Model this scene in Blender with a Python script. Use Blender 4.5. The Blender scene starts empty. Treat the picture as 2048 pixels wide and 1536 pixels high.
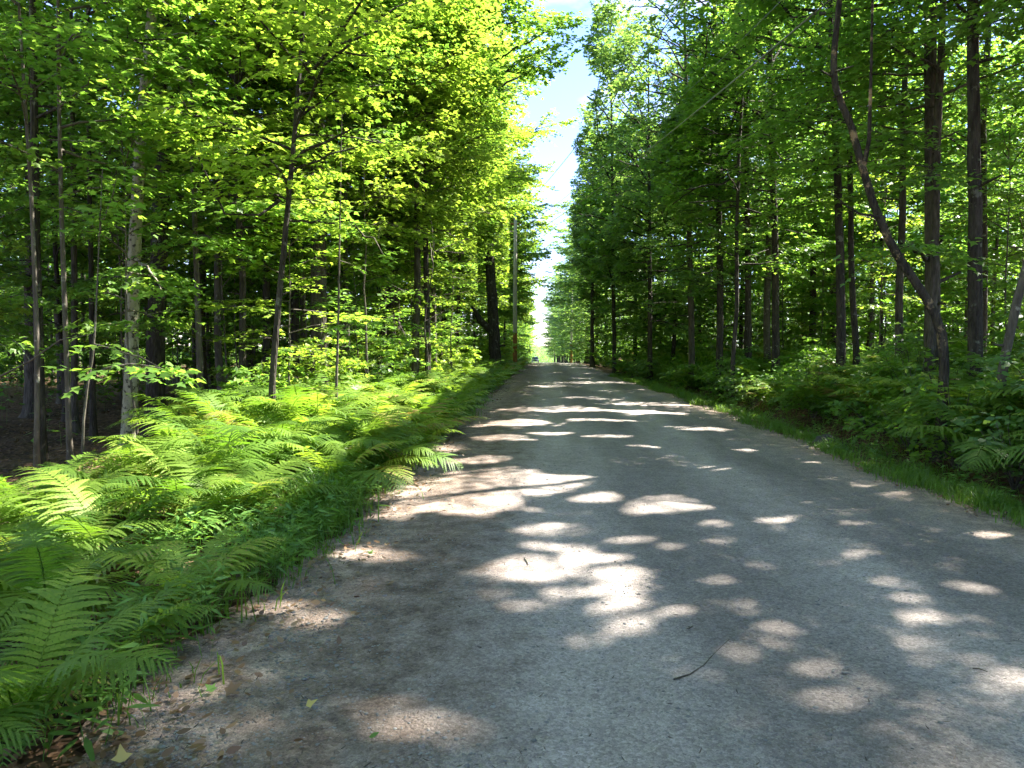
import bpy, math, random
import numpy as np
from math import radians as R, sin, cos, tan, pi
from mathutils import Vector

C = bpy.context.scene
COL = C.collection
# ------------------------------------------------------------------ camera
F = 1490.0                       # focal length in pixels of the 2048 wide photograph
CAM = np.array([0.0, 0.0, 1.6])
YAW, PITCH = 2.34, 3.0           # road runs along +Y; camera looks a little left and down
cd = bpy.data.cameras.new('camera'); cam = bpy.data.objects.new('camera', cd); COL.objects.link(cam)
cam.location = CAM; cam.rotation_euler = (R(90 - PITCH), 0, R(YAW))
cd.sensor_width = 36; cd.lens = 36 * F / 2048; cd.clip_end = 4000; cd.clip_start = 0.05
C.camera = cam
# ------------------------------------------------------------------ light
SUN_EL, SUN_AZ = 50.0, 60.0      # azimuth measured from +Y (ahead) towards +X (right)
SUNV = np.array([sin(R(SUN_AZ)) * cos(R(SUN_EL)), cos(R(SUN_AZ)) * cos(R(SUN_EL)), sin(R(SUN_EL))])
w = bpy.data.worlds.new('World'); C.world = w; w.use_nodes = True
nt = w.node_tree; nt.nodes.clear()
wo = nt.nodes.new('ShaderNodeOutputWorld'); bg = nt.nodes.new('ShaderNodeBackground')
sky = nt.nodes.new('ShaderNodeTexSky'); sky.sky_type = 'NISHITA'; sky.sun_disc = False
sky.sun_elevation = R(SUN_EL); sky.sun_rotation = R(SUN_AZ); sky.air_density = 1.0; sky.dust_density = 0.0; sky.ozone_density = 3.0
tc = nt.nodes.new('ShaderNodeTexCoord'); mp = nt.nodes.new('ShaderNodeMapping'); mp.inputs['Scale'].default_value = (1.2, 1.2, 2.6); mp.inputs['Location'].default_value = (.35, .1, .2)
cn = nt.nodes.new('ShaderNodeTexNoise'); cn.inputs['Scale'].default_value = 2.3; cn.inputs['Detail'].default_value = 7; cn.inputs['Roughness'].default_value = .55
cr = nt.nodes.new('ShaderNodeValToRGB'); cr.color_ramp.elements[0].position = .52; cr.color_ramp.elements[1].position = .66
mx = nt.nodes.new('ShaderNodeMix'); mx.data_type = 'RGBA'; mx.inputs['B'].default_value = (2.6, 2.7, 2.9, 1)
L = nt.links.new
L(tc.outputs['Generated'], mp.inputs['Vector']); L(mp.outputs['Vector'], cn.inputs['Vector']); L(cn.outputs['Fac'], cr.inputs['Fac'])
L(cr.outputs['Color'], mx.inputs['Factor']); tint = nt.nodes.new('ShaderNodeMix'); tint.data_type = 'RGBA'; tint.blend_type = 'MULTIPLY'; tint.inputs['Factor'].default_value = 1; tint.inputs['B'].default_value = (.50, .48, .62, 1)
L(sky.outputs['Color'], tint.inputs['A']); L(tint.outputs['Result'], mx.inputs['A']); L(mx.outputs['Result'], bg.inputs['Color'])
bg.inputs['Strength'].default_value = 0.125; L(bg.outputs['Background'], wo.inputs['Surface'])
sd = bpy.data.lights.new('sun', 'SUN'); sd.energy = 5.0; sd.angle = R(.7); sd.color = (1, .95, .86)
so = bpy.data.objects.new('sun', sd); COL.objects.link(so)
so.rotation_euler = Vector(SUNV).to_track_quat('Z', 'Y').to_euler(); so.location = (30, 20, 40)
C.view_settings.view_transform = 'Standard'; C.view_settings.look = 'None'; C.view_settings.gamma = 1; C.view_settings.exposure = 2.75
cy = C.cycles
C.render.engine = 'CYCLES'
cy.max_bounces = 8; cy.diffuse_bounces = 5; cy.transmission_bounces = 6; cy.glossy_bounces = 2; cy.transparent_max_bounces = 4
cy.caustics_reflective = False; cy.caustics_refractive = False; cy.sample_clamp_indirect = 6
cy.use_adaptive_sampling = True; cy.adaptive_threshold = .02; cy.use_denoising = True

# ------------------------------------------------------------------ helpers
rng = np.random.default_rng(7)
_f = np.array([-sin(R(YAW)) * cos(R(PITCH)), cos(R(YAW)) * cos(R(PITCH)), -sin(R(PITCH))])
_r = np.array([cos(R(YAW)), sin(R(YAW)), 0.0]); _u = np.cross(_r, _f)
def ray(u, v): return _f + _r * (u - 1024) / F - _u * (v - 768) / F
def at(u, v, y):                                   # world point seen at photo pixel (u, v), y metres ahead
    d = ray(u, v); return CAM + d * (y / d[1])
def gpt(u, v, z=0.0):
    d = ray(u, v); return CAM + d * ((z - CAM[2]) / d[2])
def proj(P):
    q = np.asarray(P) - CAM; zf = np.maximum(q @ _f, .05)
    return 1024 + F * (q @ _r) / zf, 768 - F * (q @ _u) / zf
def ss(x, a, b):
    t = np.clip((np.asarray(x, float) - a) / (b - a), 0, 1); return t * t * (3 - 2 * t)
def prof(y):
    y = np.asarray(y, float)
    z = np.where(y < 45, 0, -.0003 * (np.minimum(y, 85) - 45) ** 2)
    return z - np.clip(y - 85, 0, 150) * .0232
def edgeL(y): return -1.7 - 1.3 * ss(y, 90, 180) + .35 * ss(y, 22, 45) + .09 * np.sin(np.asarray(y) * 1.3) + .05 * np.sin(np.asarray(y) * 3.1)
def edgeR(y): return 4.2 - 1.3 * ss(y, 90, 180) - .75 * ss(y, 18, 42) + .08 * np.sin(np.asarray(y) * 1.1 + 1) + .05 * np.sin(np.asarray(y) * 2.7)
def gz(x, y):
    x = np.asarray(x, float); y = np.asarray(y, float)
    z = prof(y) + .38 * ss(x, 4.9, 6.6) + .25 * ss(x, 6.6, 9) - .14 * ss(x, 4.4, 5.1) * (1 - ss(x, 5.1, 6.0)) - .12 * ss(-x, 2.3, 4)
    z = z + .34 * ss(-x, 2.2, 3.2) * (1 - ss(-x, 4.8, 7)) * ss(y, 4.5, 10) + .2 * ss(x, 6, 9.5)
    off = ss(-x, 2, 6) + ss(x, 5, 9)
    return z + off * (.07 * np.sin(x * .9 + y * .5) + .06 * np.sin(x * 1.7 - y * 1.1 + 2) + .15 * np.sin(x * .21 + 1) * np.sin(y * .17))

def tag(o, label=None, cat=None, group=None, kind=None):
    if label: o['label'] = label
    if cat: o['category'] = cat
    if group: o['group'] = group
    if kind: o['kind'] = kind
    return o
def empty(name, loc, rz=0):
    o = bpy.data.objects.new(name, None); COL.objects.link(o); o.location = [float(a) for a in loc]; o.rotation_euler = (0, 0, rz)
    o.empty_display_size = .2; return o
def raw_mesh(name, V, polys, mats, matidx=None, smooth=False):
    """V (n,3); polys = list of (count_per_face, int array (m,k))."""
    me = bpy.data.meshes.new(name)
    V = np.ascontiguousarray(V, np.float32); me.vertices.add(len(V)); me.vertices.foreach_set('co', V.ravel())
    polys = [np.asarray(p, np.int32) for p in polys if len(p)]
    loops = np.concatenate([p.ravel() for p in polys]); tot = np.concatenate([np.full(len(p), p.shape[1], np.int32) for p in polys])
    me.loops.add(len(loops)); me.loops.foreach_set('vertex_index', loops)
    me.polygons.add(len(tot)); st = np.concatenate([[0], np.cumsum(tot)[:-1]]).astype(np.int32)
    me.polygons.foreach_set('loop_start', st)
    if matidx is not None: me.polygons.foreach_set('material_index', np.asarray(matidx, np.int32))
    if smooth: me.polygons.foreach_set('use_smooth', np.ones(len(tot), bool))
    me.update(calc_edges=True)
    for m in (mats if isinstance(mats, (list, tuple)) else [mats]): me.materials.append(m)
    return me
def link(name, me, parent=None, loc=None):
    o = bpy.data.objects.new(name, me); COL.objects.link(o)
    if parent is not None: o.parent = parent
    if loc is not None: o.location = [float(a) for a in loc]
    return o

class Tubes:
    """collects tapered tubes into one vertex/quads list"""
    def __init__(s): s.V = []; s.Q = []; s.n = 0
    def add(s, pts, rad, seg=8, bump=0.0, r=None):
        pts = np.asarray(pts, float); rad = np.asarray(rad, float); n = len(pts)
        T = np.gradient(pts, axis=0); T /= np.linalg.norm(T, axis=1)[:, None] + 1e-9
        ref = np.array([1., 0, 0]) if abs(T[0][0]) < .8 else np.array([0, 0, 1.])
        A = np.cross(T, ref); A /= np.linalg.norm(A, axis=1)[:, None]; B = np.cross(T, A)
        an = np.arange(seg) * 2 * pi / seg
        rr = rad[:, None] * (1 + ((bump * .6 * (r or rng).standard_normal((n, seg)) + bump * 1.1 * (r or rng).standard_normal((1, seg))) if bump else 0))
        V = pts[:, None] + rr[..., None] * (A[:, None] * np.cos(an)[None, :, None] + B[:, None] * np.sin(an)[None, :, None])
        i = np.arange(n - 1)[:, None] * seg; j = np.arange(seg)[None]; k = (j + 1) % seg
        Q = np.stack([i + j, i + k, i + seg + k, i + seg + j], -1).reshape(-1, 4) + s.n
        s.V.append(V.reshape(-1, 3)); s.Q.append(Q); s.n += n * seg
    def mesh(s, name, m, smooth=True): return raw_mesh(name, np.concatenate(s.V), [np.concatenate(s.Q)], m, smooth=smooth)

# ------------------------------------------------------------------ materials
def newmat(name):
    m = bpy.data.materials.new(name); m.use_nodes = True; n = m.node_tree; n.nodes.clear()
    return m, n, n.nodes.new('ShaderNodeOutputMaterial'), n.links.new
def N(n, t, **kw):
    x = n.nodes.new(t)
    for k, v in kw.items():
        if k in x.inputs: x.inputs[k].default_value = v
        else: setattr(x, k, v)
    return x
def ramp(n, stops):
    r = n.nodes.new('ShaderNodeValToRGB'); e = r.color_ramp.elements
    while len(e) < len(stops): e.new(.5)
    for i, (p, c) in enumerate(stops): e[i].position = p; e[i].color = (*c, 1)
    return r
def leaf_mat(name, cols, tcols, tw=.5, rough=.42, gloss=.35, vary=.35):
    m, n, out, l = newmat(name)
    geo = N(n, 'ShaderNodeNewGeometry'); oi = N(n, 'ShaderNodeObjectInfo')
    mixr = N(n, 'ShaderNodeMath', operation='MULTIPLY'); mixr.inputs[1].default_value = 1 - vary
    m2 = N(n, 'ShaderNodeMath', operation='MULTIPLY_ADD'); m2.inputs[1].default_value = vary
    l(geo.outputs['Random Per Island'], mixr.inputs[0]); l(oi.outputs['Random'], m2.inputs[0]); l(mixr.outputs[0], m2.inputs[2])
    r1 = ramp(n, cols); r2 = ramp(n, tcols); l(m2.outputs[0], r1.inputs[0]); l(m2.outputs[0], r2.inputs[0])
    p = N(n, 'ShaderNodeBsdfPrincipled', Roughness=rough); p.inputs['Specular IOR Level'].default_value = gloss
    t = N(n, 'ShaderNodeBsdfTranslucent'); mix = N(n, 'ShaderNodeMixShader'); mix.inputs[0].default_value = tw
    l(r1.outputs[0], p.inputs['Base Color']); l(r2.outputs[0], t.inputs['Color'])
    l(p.outputs[0], mix.inputs[1]); l(t.outputs[0], mix.inputs[2]); l(mix.outputs[0], out.inputs[0])
    return m
M = {}
M['leaf'] = leaf_mat('maple_leaves', [(0, (.075, .15, .035)), (.5, (.11, .21, .04)), (1, (.17, .28, .05))],
                     [(0, (.18, .37, .04)), (.5, (.25, .47, .045)), (1, (.40, .58, .06))])
M['leaf_pale'] = leaf_mat('pale_leaves', [(0, (.13, .21, .035)), (1, (.25, .33, .055))], [(0, (.28, .48, .04)), (1, (.50, .65, .06))])  # paler, yellower leaf tone, mostly on plants left of the road
M['leaf_cool'] = leaf_mat('cool_green_leaves', [(0, (.07, .15, .055)), (1, (.16, .27, .08))], [(0, (.17, .34, .06)), (1, (.38, .54, .08))])
M['fern'] = leaf_mat('fern_fronds', [(0, (.07, .15, .025)), (.8, (.18, .28, .04)), (.89, (.28, .36, .06)), (.93, (.30, .22, .09))], [(0, (.15, .33, .02)), (.8, (.34, .50, .035)), (.89, (.40, .52, .05)), (.93, (.36, .25, .06))], tw=.42, rough=.5, gloss=.25, vary=.8)
M['herb'] = leaf_mat('herb_leaves', [(0, (.07, .18, .04)), (1, (.15, .29, .06))], [(0, (.16, .36, .04)), (1, (.32, .52, .05))], tw=.42)
M['grass'] = leaf_mat('grass_blades', [(0, (.05, .12, .02)), (.85, (.12, .22, .04)), (1, (.30, .28, .12))], [(0, (.16, .36, .03)), (1, (.33, .52, .05))], tw=.4)
M['dead'] = leaf_mat('dead_leaves', [(0, (.10, .055, .03)), (.5, (.19, .11, .06)), (.85, (.30, .2, .12)), (1, (.36, .30, .12))], [(0, (.12, .06, .02)), (1, (.3, .2, .08))], tw=.15)
M['scrap'] = leaf_mat('bark_scraps', [(0, (.03, .025, .02)), (.7, (.09, .065, .045)), (1, (.22, .17, .12))], [(0, (.03, .02, .01)), (1, (.1, .08, .05))], tw=.1)
M['yellow'] = leaf_mat('yellow_leaf', [(0, (.55, .42, .12)), (1, (.5, .4, .15))], [(0, (.5, .4, .1)), (1, (.5, .4, .1))], tw=.2)

def bark_mat(name, dark, light, patch=None, pscale=6., pth=.56, scale=14., strength=.6):
    m, n, out, l = newmat(name)
    tcn = N(n, 'ShaderNodeTexCoord'); mpn = N(n, 'ShaderNodeMapping'); mpn.inputs['Scale'].default_value = (1, 1, .22)
    l(tcn.outputs['Object'], mpn.inputs['Vector'])
    a = N(n, 'ShaderNodeTexNoise', Scale=scale, Detail=6.0, Roughness=.65); l(mpn.outputs[0], a.inputs['Vector'])
    v = N(n, 'ShaderNodeTexVoronoi', Scale=scale * 1.6, feature='DISTANCE_TO_EDGE'); l(mpn.outputs[0], v.inputs['Vector'])
    r1 = ramp(n, [(.32, dark), (.68, light)]); l(a.outputs['Fac'], r1.inputs[0]); colr = r1.outputs[0]
    if patch:
        b = N(n, 'ShaderNodeTexNoise', Scale=pscale, Detail=5.0, Roughness=.7); l(tcn.outputs['Object'], b.inputs['Vector'])
        r2 = ramp(n, [(pth - .03, (0, 0, 0)), (pth + .03, (1, 1, 1))]); l(b.outputs['Fac'], r2.inputs[0])
        mm = N(n, 'ShaderNodeMix', data_type='RGBA'); l(r2.outputs[0], mm.inputs['Factor']); l(colr, mm.inputs['A']); mm.inputs['B'].default_value = (*patch, 1); colr = mm.outputs['Result']
    p = N(n, 'ShaderNodeBsdfPrincipled', Roughness=.9); p.inputs['Specular IOR Level'].default_value = .15; l(colr, p.inputs['Base Color'])
    ad = N(n, 'ShaderNodeMath', operation='MULTIPLY_ADD'); ad.inputs[1].default_value = 1.5; l(v.outputs['Distance'], ad.inputs[0]); l(a.outputs['Fac'], ad.inputs[2])
    bp = N(n, 'ShaderNodeBump', Strength=strength, Distance=.03); l(ad.outputs[0], bp.inputs['Height']); l(bp.outputs[0], p.inputs['Normal'])
    l(p.outputs[0], out.inputs[0]); return m
M['bark'] = bark_mat('furrowed_grey_bark', (.035, .03, .024), (.14, .12, .098), strength=1.)
M['bark_dark'] = bark_mat('dark_bark', (.022, .019, .016), (.085, .072, .06), (.17, .17, .14), 4.5, .62, strength=1.)
M['bark_pale'] = bark_mat('mottled_pale_bark', (.22, .20, .13), (.40, .37, .27), (.06, .05, .04), 11., .56, strength=.25)
M['bark_slim'] = bark_mat('smooth_grey_bark', (.055, .047, .038), (.15, .13, .105), (.27, .26, .21), 7., .62, strength=.4)
M['bark_split'] = bark_mat('stripped_dark_bark', (.022, .019, .016), (.09, .075, .06), (.34, .24, .14), 2.2, .60, strength=1.2)
M['pole'] = bark_mat('weathered_pole_wood', (.24, .215, .18), (.42, .39, .34), None, scale=22., strength=.2)
M['pole_foot'] = bark_mat('rusty_brown_pole_foot', (.16, .075, .025), (.36, .17, .06), None, scale=18., strength=.3)

def flat(name, col, rough=.6, metal=0., coat=0.):
    m, n, out, l = newmat(name)
    t = N(n, 'ShaderNodeTexNoise', Scale=9.0, Detail=4.0); r1 = ramp(n, [(.3, tuple(c * .85 for c in col)), (.7, tuple(min(1, c * 1.12) for c in col))]); l(t.outputs['Fac'], r1.inputs[0])
    p = N(n, 'ShaderNodeBsdfPrincipled', Roughness=rough, Metallic=metal); l(r1.outputs[0], p.inputs['Base Color']); p.inputs['Coat Weight'].default_value = coat
    l(p.outputs[0], out.inputs[0]); return m
M['wire'] = flat('grey_cable', (.25, .25, .24), .5); M['paint'] = flat('blue_grey_paint', (.05, .07, .11), .3, .3, .6); M['glass'] = flat('car_glass', (.03, .04, .05), .08, 0, .3)
M['tyre'] = flat('tyre_rubber', (.02, .02, .02), .8); M['chrome'] = flat('bright_metal', (.6, .6, .62), .25, 1.); M['lamp'] = flat('lamp_glass', (.75, .75, .72), .1)
M['rock'] = bark_mat('mossy_rock', (.05, .05, .045), (.13, .125, .11), (.08, .12, .04), 5., .6); M['stone'] = None
M['post'] = flat('dark_post', (.07, .06, .05), .8); M['reflector'] = flat('grey_sign_back', (.4, .4, .4), .5)

def ground_mat():
    m, n, out, l = newmat('forest_floor')
    tcn = N(n, 'ShaderNodeTexCoord')
    a = N(n, 'ShaderNodeTexNoise', Scale=.9, Detail=8.0, Roughness=.7); l(tcn.outputs['Object'], a.inputs['Vector'])
    v = N(n, 'ShaderNodeTexVoronoi', Scale=14.0, Randomness=1.0); l(tcn.outputs['Object'], v.inputs['Vector'])
    r1 = ramp(n, [(.3, (.045, .028, .016)), (.5, (.10, .06, .035)), (.7, (.17, .10, .06))]); l(a.outputs['Fac'], r1.inputs[0])
    hs = N(n, 'ShaderNodeHueSaturation'); sx = N(n, 'ShaderNodeSeparateColor'); l(v.outputs['Color'], sx.inputs[0])
    mr = N(n, 'ShaderNodeMapRange'); mr.inputs[3].default_value = .4; mr.inputs[4].default_value = 1.7; l(sx.outputs[0], mr.inputs[0])
    sp = N(n, 'ShaderNodeSeparateXYZ'); l(tcn.outputs['Object'], sp.inputs[0]); gm = N(n, 'ShaderNodeMapRange'); gm.inputs[1].default_value = 75; gm.inputs[2].default_value = 110; l(sp.outputs[1], gm.inputs[0])
    r3 = ramp(n, [(.3, (.05, .09, .02)), (.7, (.11, .17, .04))]); l(a.outputs['Fac'], r3.inputs[0]); gx_ = N(n, 'ShaderNodeMix', data_type='RGBA'); l(gm.outputs[0], gx_.inputs['Factor']); l(r1.outputs[0], gx_.inputs['A']); l(r3.outputs[0], gx_.inputs['B'])
    l(mr.outputs[0], hs.inputs['Value']); l(gx_.outputs['Result'], hs.inputs['Color'])
    p = N(n, 'ShaderNodeBsdfPrincipled', Roughness=.9); l(hs.outputs[0], p.inputs['Base Color']); p.inputs['Specular IOR Level'].default_value = .2
    bp = N(n, 'ShaderNodeBump', Strength=.9, Distance=.04); l(v.outputs['Distance'], bp.inputs['Height']); l(bp.outputs[0], p.inputs['Normal'])
    l(p.outputs[0], out.inputs[0]); return m
def road_mat():
    m, n, out, l = newmat('packed_gravel')
    geo = N(n, 'ShaderNodeNewGeometry'); sep = N(n, 'ShaderNodeSeparateXYZ'); l(geo.outputs['Position'], sep.inputs[0])
    pos = geo.outputs['Position']
    st = N(n, 'ShaderNodeMapping'); st.inputs['Scale'].default_value = (1.0, .16, 1); l(pos, st.inputs['Vector'])
    big = N(n, 'ShaderNodeTexNoise', Scale=1.5, Detail=5.0, Roughness=.6); l(st.outputs[0], big.inputs['Vector'])     # streaks along the wheel tracks
    med = N(n, 'ShaderNodeTexNoise', Scale=5.0, Detail=8.0, Roughness=.72); l(pos, med.inputs['Vector'])
    fine = N(n, 'ShaderNodeTexNoise', Scale=120.0, Detail=3.0, Roughness=.85); l(pos, fine.inputs['Vector'])
    vor = N(n, 'ShaderNodeTexVoronoi', Scale=65.0, Randomness=1.0); l(pos, vor.inputs['Vector'])
    # shoulder mask: brown duff at both edges, wobbling
    def mth(op, a, b=None, c=None):
        x = N(n, 'ShaderNodeMath', operation=op)
        for i, q in enumerate((a, b, c)):
            if q is None: continue
            if isinstance(q, (int, float)): x.inputs[i].default_value = q
            else: l(q, x.inputs[i])
        return x.outputs[0]
    wob = mth('MULTIPLY_ADD', med.outputs['Fac'], 1.6, -.8)
    xs = mth('ADD', sep.outputs[0], wob)
    lm = N(n, 'ShaderNodeMapRange', interpolation_type='SMOOTHSTEP'); l(xs, lm.inputs[0]); lm.inputs[1].default_value = .15; lm.inputs[2].default_value = -1.0
    rm = N(n, 'ShaderNodeMapRange', interpolation_type='SMOOTHSTEP'); l(xs, rm.inputs[0]); rm.inputs[1].default_value = 3.1; rm.inputs[2].default_value = 4.2
    msk = mth('MAXIMUM', lm.outputs[0], rm.outputs[0])
    base = ramp(n, [(.25, (.225, .196, .176)), (.5, (.305, .266, .242)), (.75, (.385, .34, .308))]); l(big.outputs['Fac'], base.inputs[0])
    wb = N(n, 'ShaderNodeTexNoise', Scale=.5, Detail=2.0); l(pos, wb.inputs['Vector'])
    ph = mth('ADD', mth('MULTIPLY', sep.outputs[0], 3.35), mth('MULTIPLY', wb.outputs['Fac'], 1.6))
    trk = mth('SINE', ph)
    tkr = N(n, 'ShaderNodeMapRange', interpolation_type='SMOOTHSTEP'); l(trk, tkr.inputs[0]); tkr.inputs[1].default_value = -1; tkr.inputs[2].default_value = 1; tkr.inputs[3].default_value = .80; tkr.inputs[4].default_value = 1.16
    sho = ramp(n, [(.3, (.15, .112, .088)), (.5, (.255, .195, .157)), (.72, (.38, .305, .25))]); l(med.outputs['Fac'], sho.inputs[0])
    mm = N(n, 'ShaderNodeMix', data_type='RGBA'); l(msk, mm.inputs['Factor']); l(base.outputs[0], mm.inputs['A']); l(sho.outputs[0], mm.inputs['B'])
    # grains
    gr = N(n, 'ShaderNodeMapRange'); l(fine.outputs['Fac'], gr.inputs[0]); gr.inputs[1].default_value = .3; gr.inputs[2].default_value = .7; gr.inputs[3].default_value = .62; gr.inputs[4].default_value = 1.38
    sc = N(n, 'ShaderNodeSeparateColor'); l(vor.outputs['Color'], sc.inputs[0])
    gv = N(n, 'ShaderNodeMapRange'); l(sc.outputs[0], gv.inputs[0]); gv.inputs[3].default_value = .76; gv.inputs[4].default_value = 1.24
    mr2 = N(n, 'ShaderNodeMapRange'); l(med.outputs['Fac'], mr2.inputs[0]); mr2.inputs[1].default_value = .3; mr2.inputs[2].default_value = .7; mr2.inputs[3].default_value = .82; mr2.inputs[4].default_value = 1.18
    tot = mth('MULTIPLY', mth('MULTIPLY', mth('MULTIPLY', gr.outputs[0], gv.outputs[0]), mr2.outputs[0]), tkr.outputs[0])
    hs = N(n, 'ShaderNodeHueSaturation'); l(mm.outputs['Result'], hs.inputs['Color']); l(tot, hs.inputs['Value'])
    p = N(n, 'ShaderNodeBsdfPrincipled', Roughness=.88); l(hs.outputs[0], p.inputs['Base Color']); p.inputs['Specular IOR Level'].default_value = .08
    hgt = mth('ADD', mth('MULTIPLY', vor.outputs['Distance'], -1.0), mth('MULTIPLY', fine.outputs['Fac'], .8))
    b1 = N(n, 'ShaderNodeBump', Strength=.8, Distance=.01); l(hgt, b1.inputs['Height'])
    b2 = N(n, 'ShaderNodeBump', Strength=.35, Distance=.03); l(med.outputs['Fac'], b2.inputs['Height']); l(b1.outputs[0], b2.inputs['Normal'])
    l(b2.outputs[0], p.inputs['Normal']); l(p.outputs[0], out.inputs[0]); return m
M['ground'] = ground_mat(); M['road'] = road_mat()
M['stone'] = bark_mat('pebble_stone', (.10, .10, .10), (.32, .31, .29), None, scale=3., strength=.1)

# ------------------------------------------------------------------ ground and road
def grid_mesh(name, X, Y, zf, m):
    gx, gy = np.meshgrid(X, Y); V = np.stack([gx, gy, zf(gx, gy)], -1).reshape(-1, 3); nx = len(X)
    i = np.arange(len(Y) - 1)[:, None] * nx + np.arange(nx - 1)[None]
    Q = np.stack([i, i + 1, i + 1 + nx, i + nx], -1).reshape(-1, 4)
    return raw_mesh(name, V, [Q], m, smooth=True)
gx = np.concatenate([[-1500, -600, -250], np.arange(-120, -12, 4), np.arange(-12, 14, .35), np.arange(14, 122, 4), [250, 600, 1500]])
gy = np.concatenate([[-300, -100], np.arange(-40, 0, 4), np.arange(0, 60, .5), np.arange(60, 260, 3), [300, 500, 900, 1600, 3000]])
tag(link('ground', grid_mesh('ground', gx, gy, lambda x, y: gz(x, y) - .02 * (ss(x, -2.6, -1.9) * (1 - ss(x, 4.3, 5))), M['ground'])), kind='structure')
ry = np.concatenate([np.arange(-12, 60, .12), np.arange(60, 236, 1.5)]); tt = np.linspace(0, 1, 60)
def road_mesh():
    e0 = edgeL(ry) - .12; e1 = edgeR(ry) + .12
    X = e0[:, None] + (e1 - e0)[:, None] * tt[None]; Y = np.repeat(ry[:, None], 60, 1)
    j = .05 * np.sin(Y * 9 + 3) + .04 * np.sin(Y * 23); X[:, 0] += j[:, 0]; X[:, -1] += j[:, -1]
    z = prof(Y) + .012 + .05 * (1 - ((X - 1.3) / 3) ** 2).clip(0, 1) - .02 * np.exp(-((X - .2) / .3) ** 2) - .02 * np.exp(-((X - 2.0) / .3) ** 2) + .006 * np.sin(X * 5 + Y) * np.sin(Y * 2.1)
    V = np.stack([X, Y, z], -1).reshape(-1, 3); i = np.arange(len(ry) - 1)[:, None] * 60 + np.arange(59)[None]
    return raw_mesh('road', V, [np.stack([i, i + 1, i + 61, i + 60], -1).reshape(-1, 4)], M['road'], smooth=True)
tag(link('road', road_mesh()), kind='structure')

# ------------------------------------------------------------------ leaves
T_MAPLE = np.array([(0, 0), (.34, -.03), (.30, .22), (.56, .42), (.25, .50), (0, 1.0), (-.25, .50), (-.56, .42), (-.30, .22), (-.34, -.03)], float)
T_TRI = np.array([(0, 0), (.50, .30), (.22, .48), (0, 1.0), (-.22, .48), (-.50, .30)], float)
T_KITE = np.array([(0, 0), (.46, .42), (0, 1.0), (-.46, .42)], float)
T_OVAL = np.array([(0, 0), (.22, .2), (.28, .5), (.14, .82), (0, 1), (-.14, .82), (-.28, .5), (-.22, .2)], float)
T_LANCE = np.array([(0, 0), (.11, .3), (.07, .72), (0, 1), (-.07, .72), (-.11, .3)], float)
def leaf_arrays(P, D, Nn, S, T, fold=.12):
    """P centres, D tip direction, Nn normals, S size -> verts, faces (one ngon per leaf)"""
    D = D / (np.linalg.norm(D, axis=1)[:, None] + 1e-9)
    Xd = np.cross(D, Nn); Xd /= np.linalg.norm(Xd, axis=1)[:, None] + 1e-9; Nn = np.cross(Xd, D)
    k = len(T); zz = -fold * (np.abs(T[:, 0]) * 2) ** 2 * .5 - fold * T[:, 1] ** 2
    V = P[:, None] + S[:, None, None] * (Xd[:, None] * T[None, :, 0, None] + D[:, None] * T[None, :, 1, None] + Nn[:, None] * zz[None, :, None])
    return V.reshape(-1, 3), np.arange(len(P) * k).reshape(-1, k)

def crown_branches(r, trunk_at, H, z0, nb, Rm, shape='mid', low=0., up=45., az=None):
    """branch list: start, azimuth, length, elevation"""
    out = []; ga = r.uniform(0, 6.28)
    for i in range(nb):
        t = ((i + r.uniform(.1, .9)) / nb)
        z = z0 + (H - z0) * t ** .95
        a = ga + i * 2.39996 + r.normal(0, .35)
        if az is not None and r.random() < .5: a = az + r.normal(0, .7)
        if shape == 'mid': pr = .35 + .65 * sin(pi * min(1, .18 + t * .82)) ** .8 if t > .15 else .6 + .4 * t / .15
        elif shape == 'cone': pr = 1 - .75 * t
        else: pr = .6 + .4 * sin(pi * t)
        Lb = Rm * pr * r.uniform(.55, 1.2); el = R(low + (up - low) * t ** 1.3 + r.normal(0, 10)); dr = .06 + .14 * r.random(); p0 = trunk_at(z)
        out.append((p0, a, Lb, el, dr))
        if Lb > 1.1:
            for q in range(int(r.integers(2, 4))):
                tq = r.uniform(.25, .8); ps = p0 + np.array([cos(a), sin(a), 0]) * Lb * cos(el) * tq + np.array([0, 0, Lb * sin(el) * tq - dr * Lb * tq * tq])
                out.append((ps, a + (1 if (q + i) % 2 else -1) * r.uniform(.5, 1.15), Lb * (1.05 - tq) * r.uniform(.6, .95), el * .7 + r.normal(.05, .22), dr))
    return out
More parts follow.
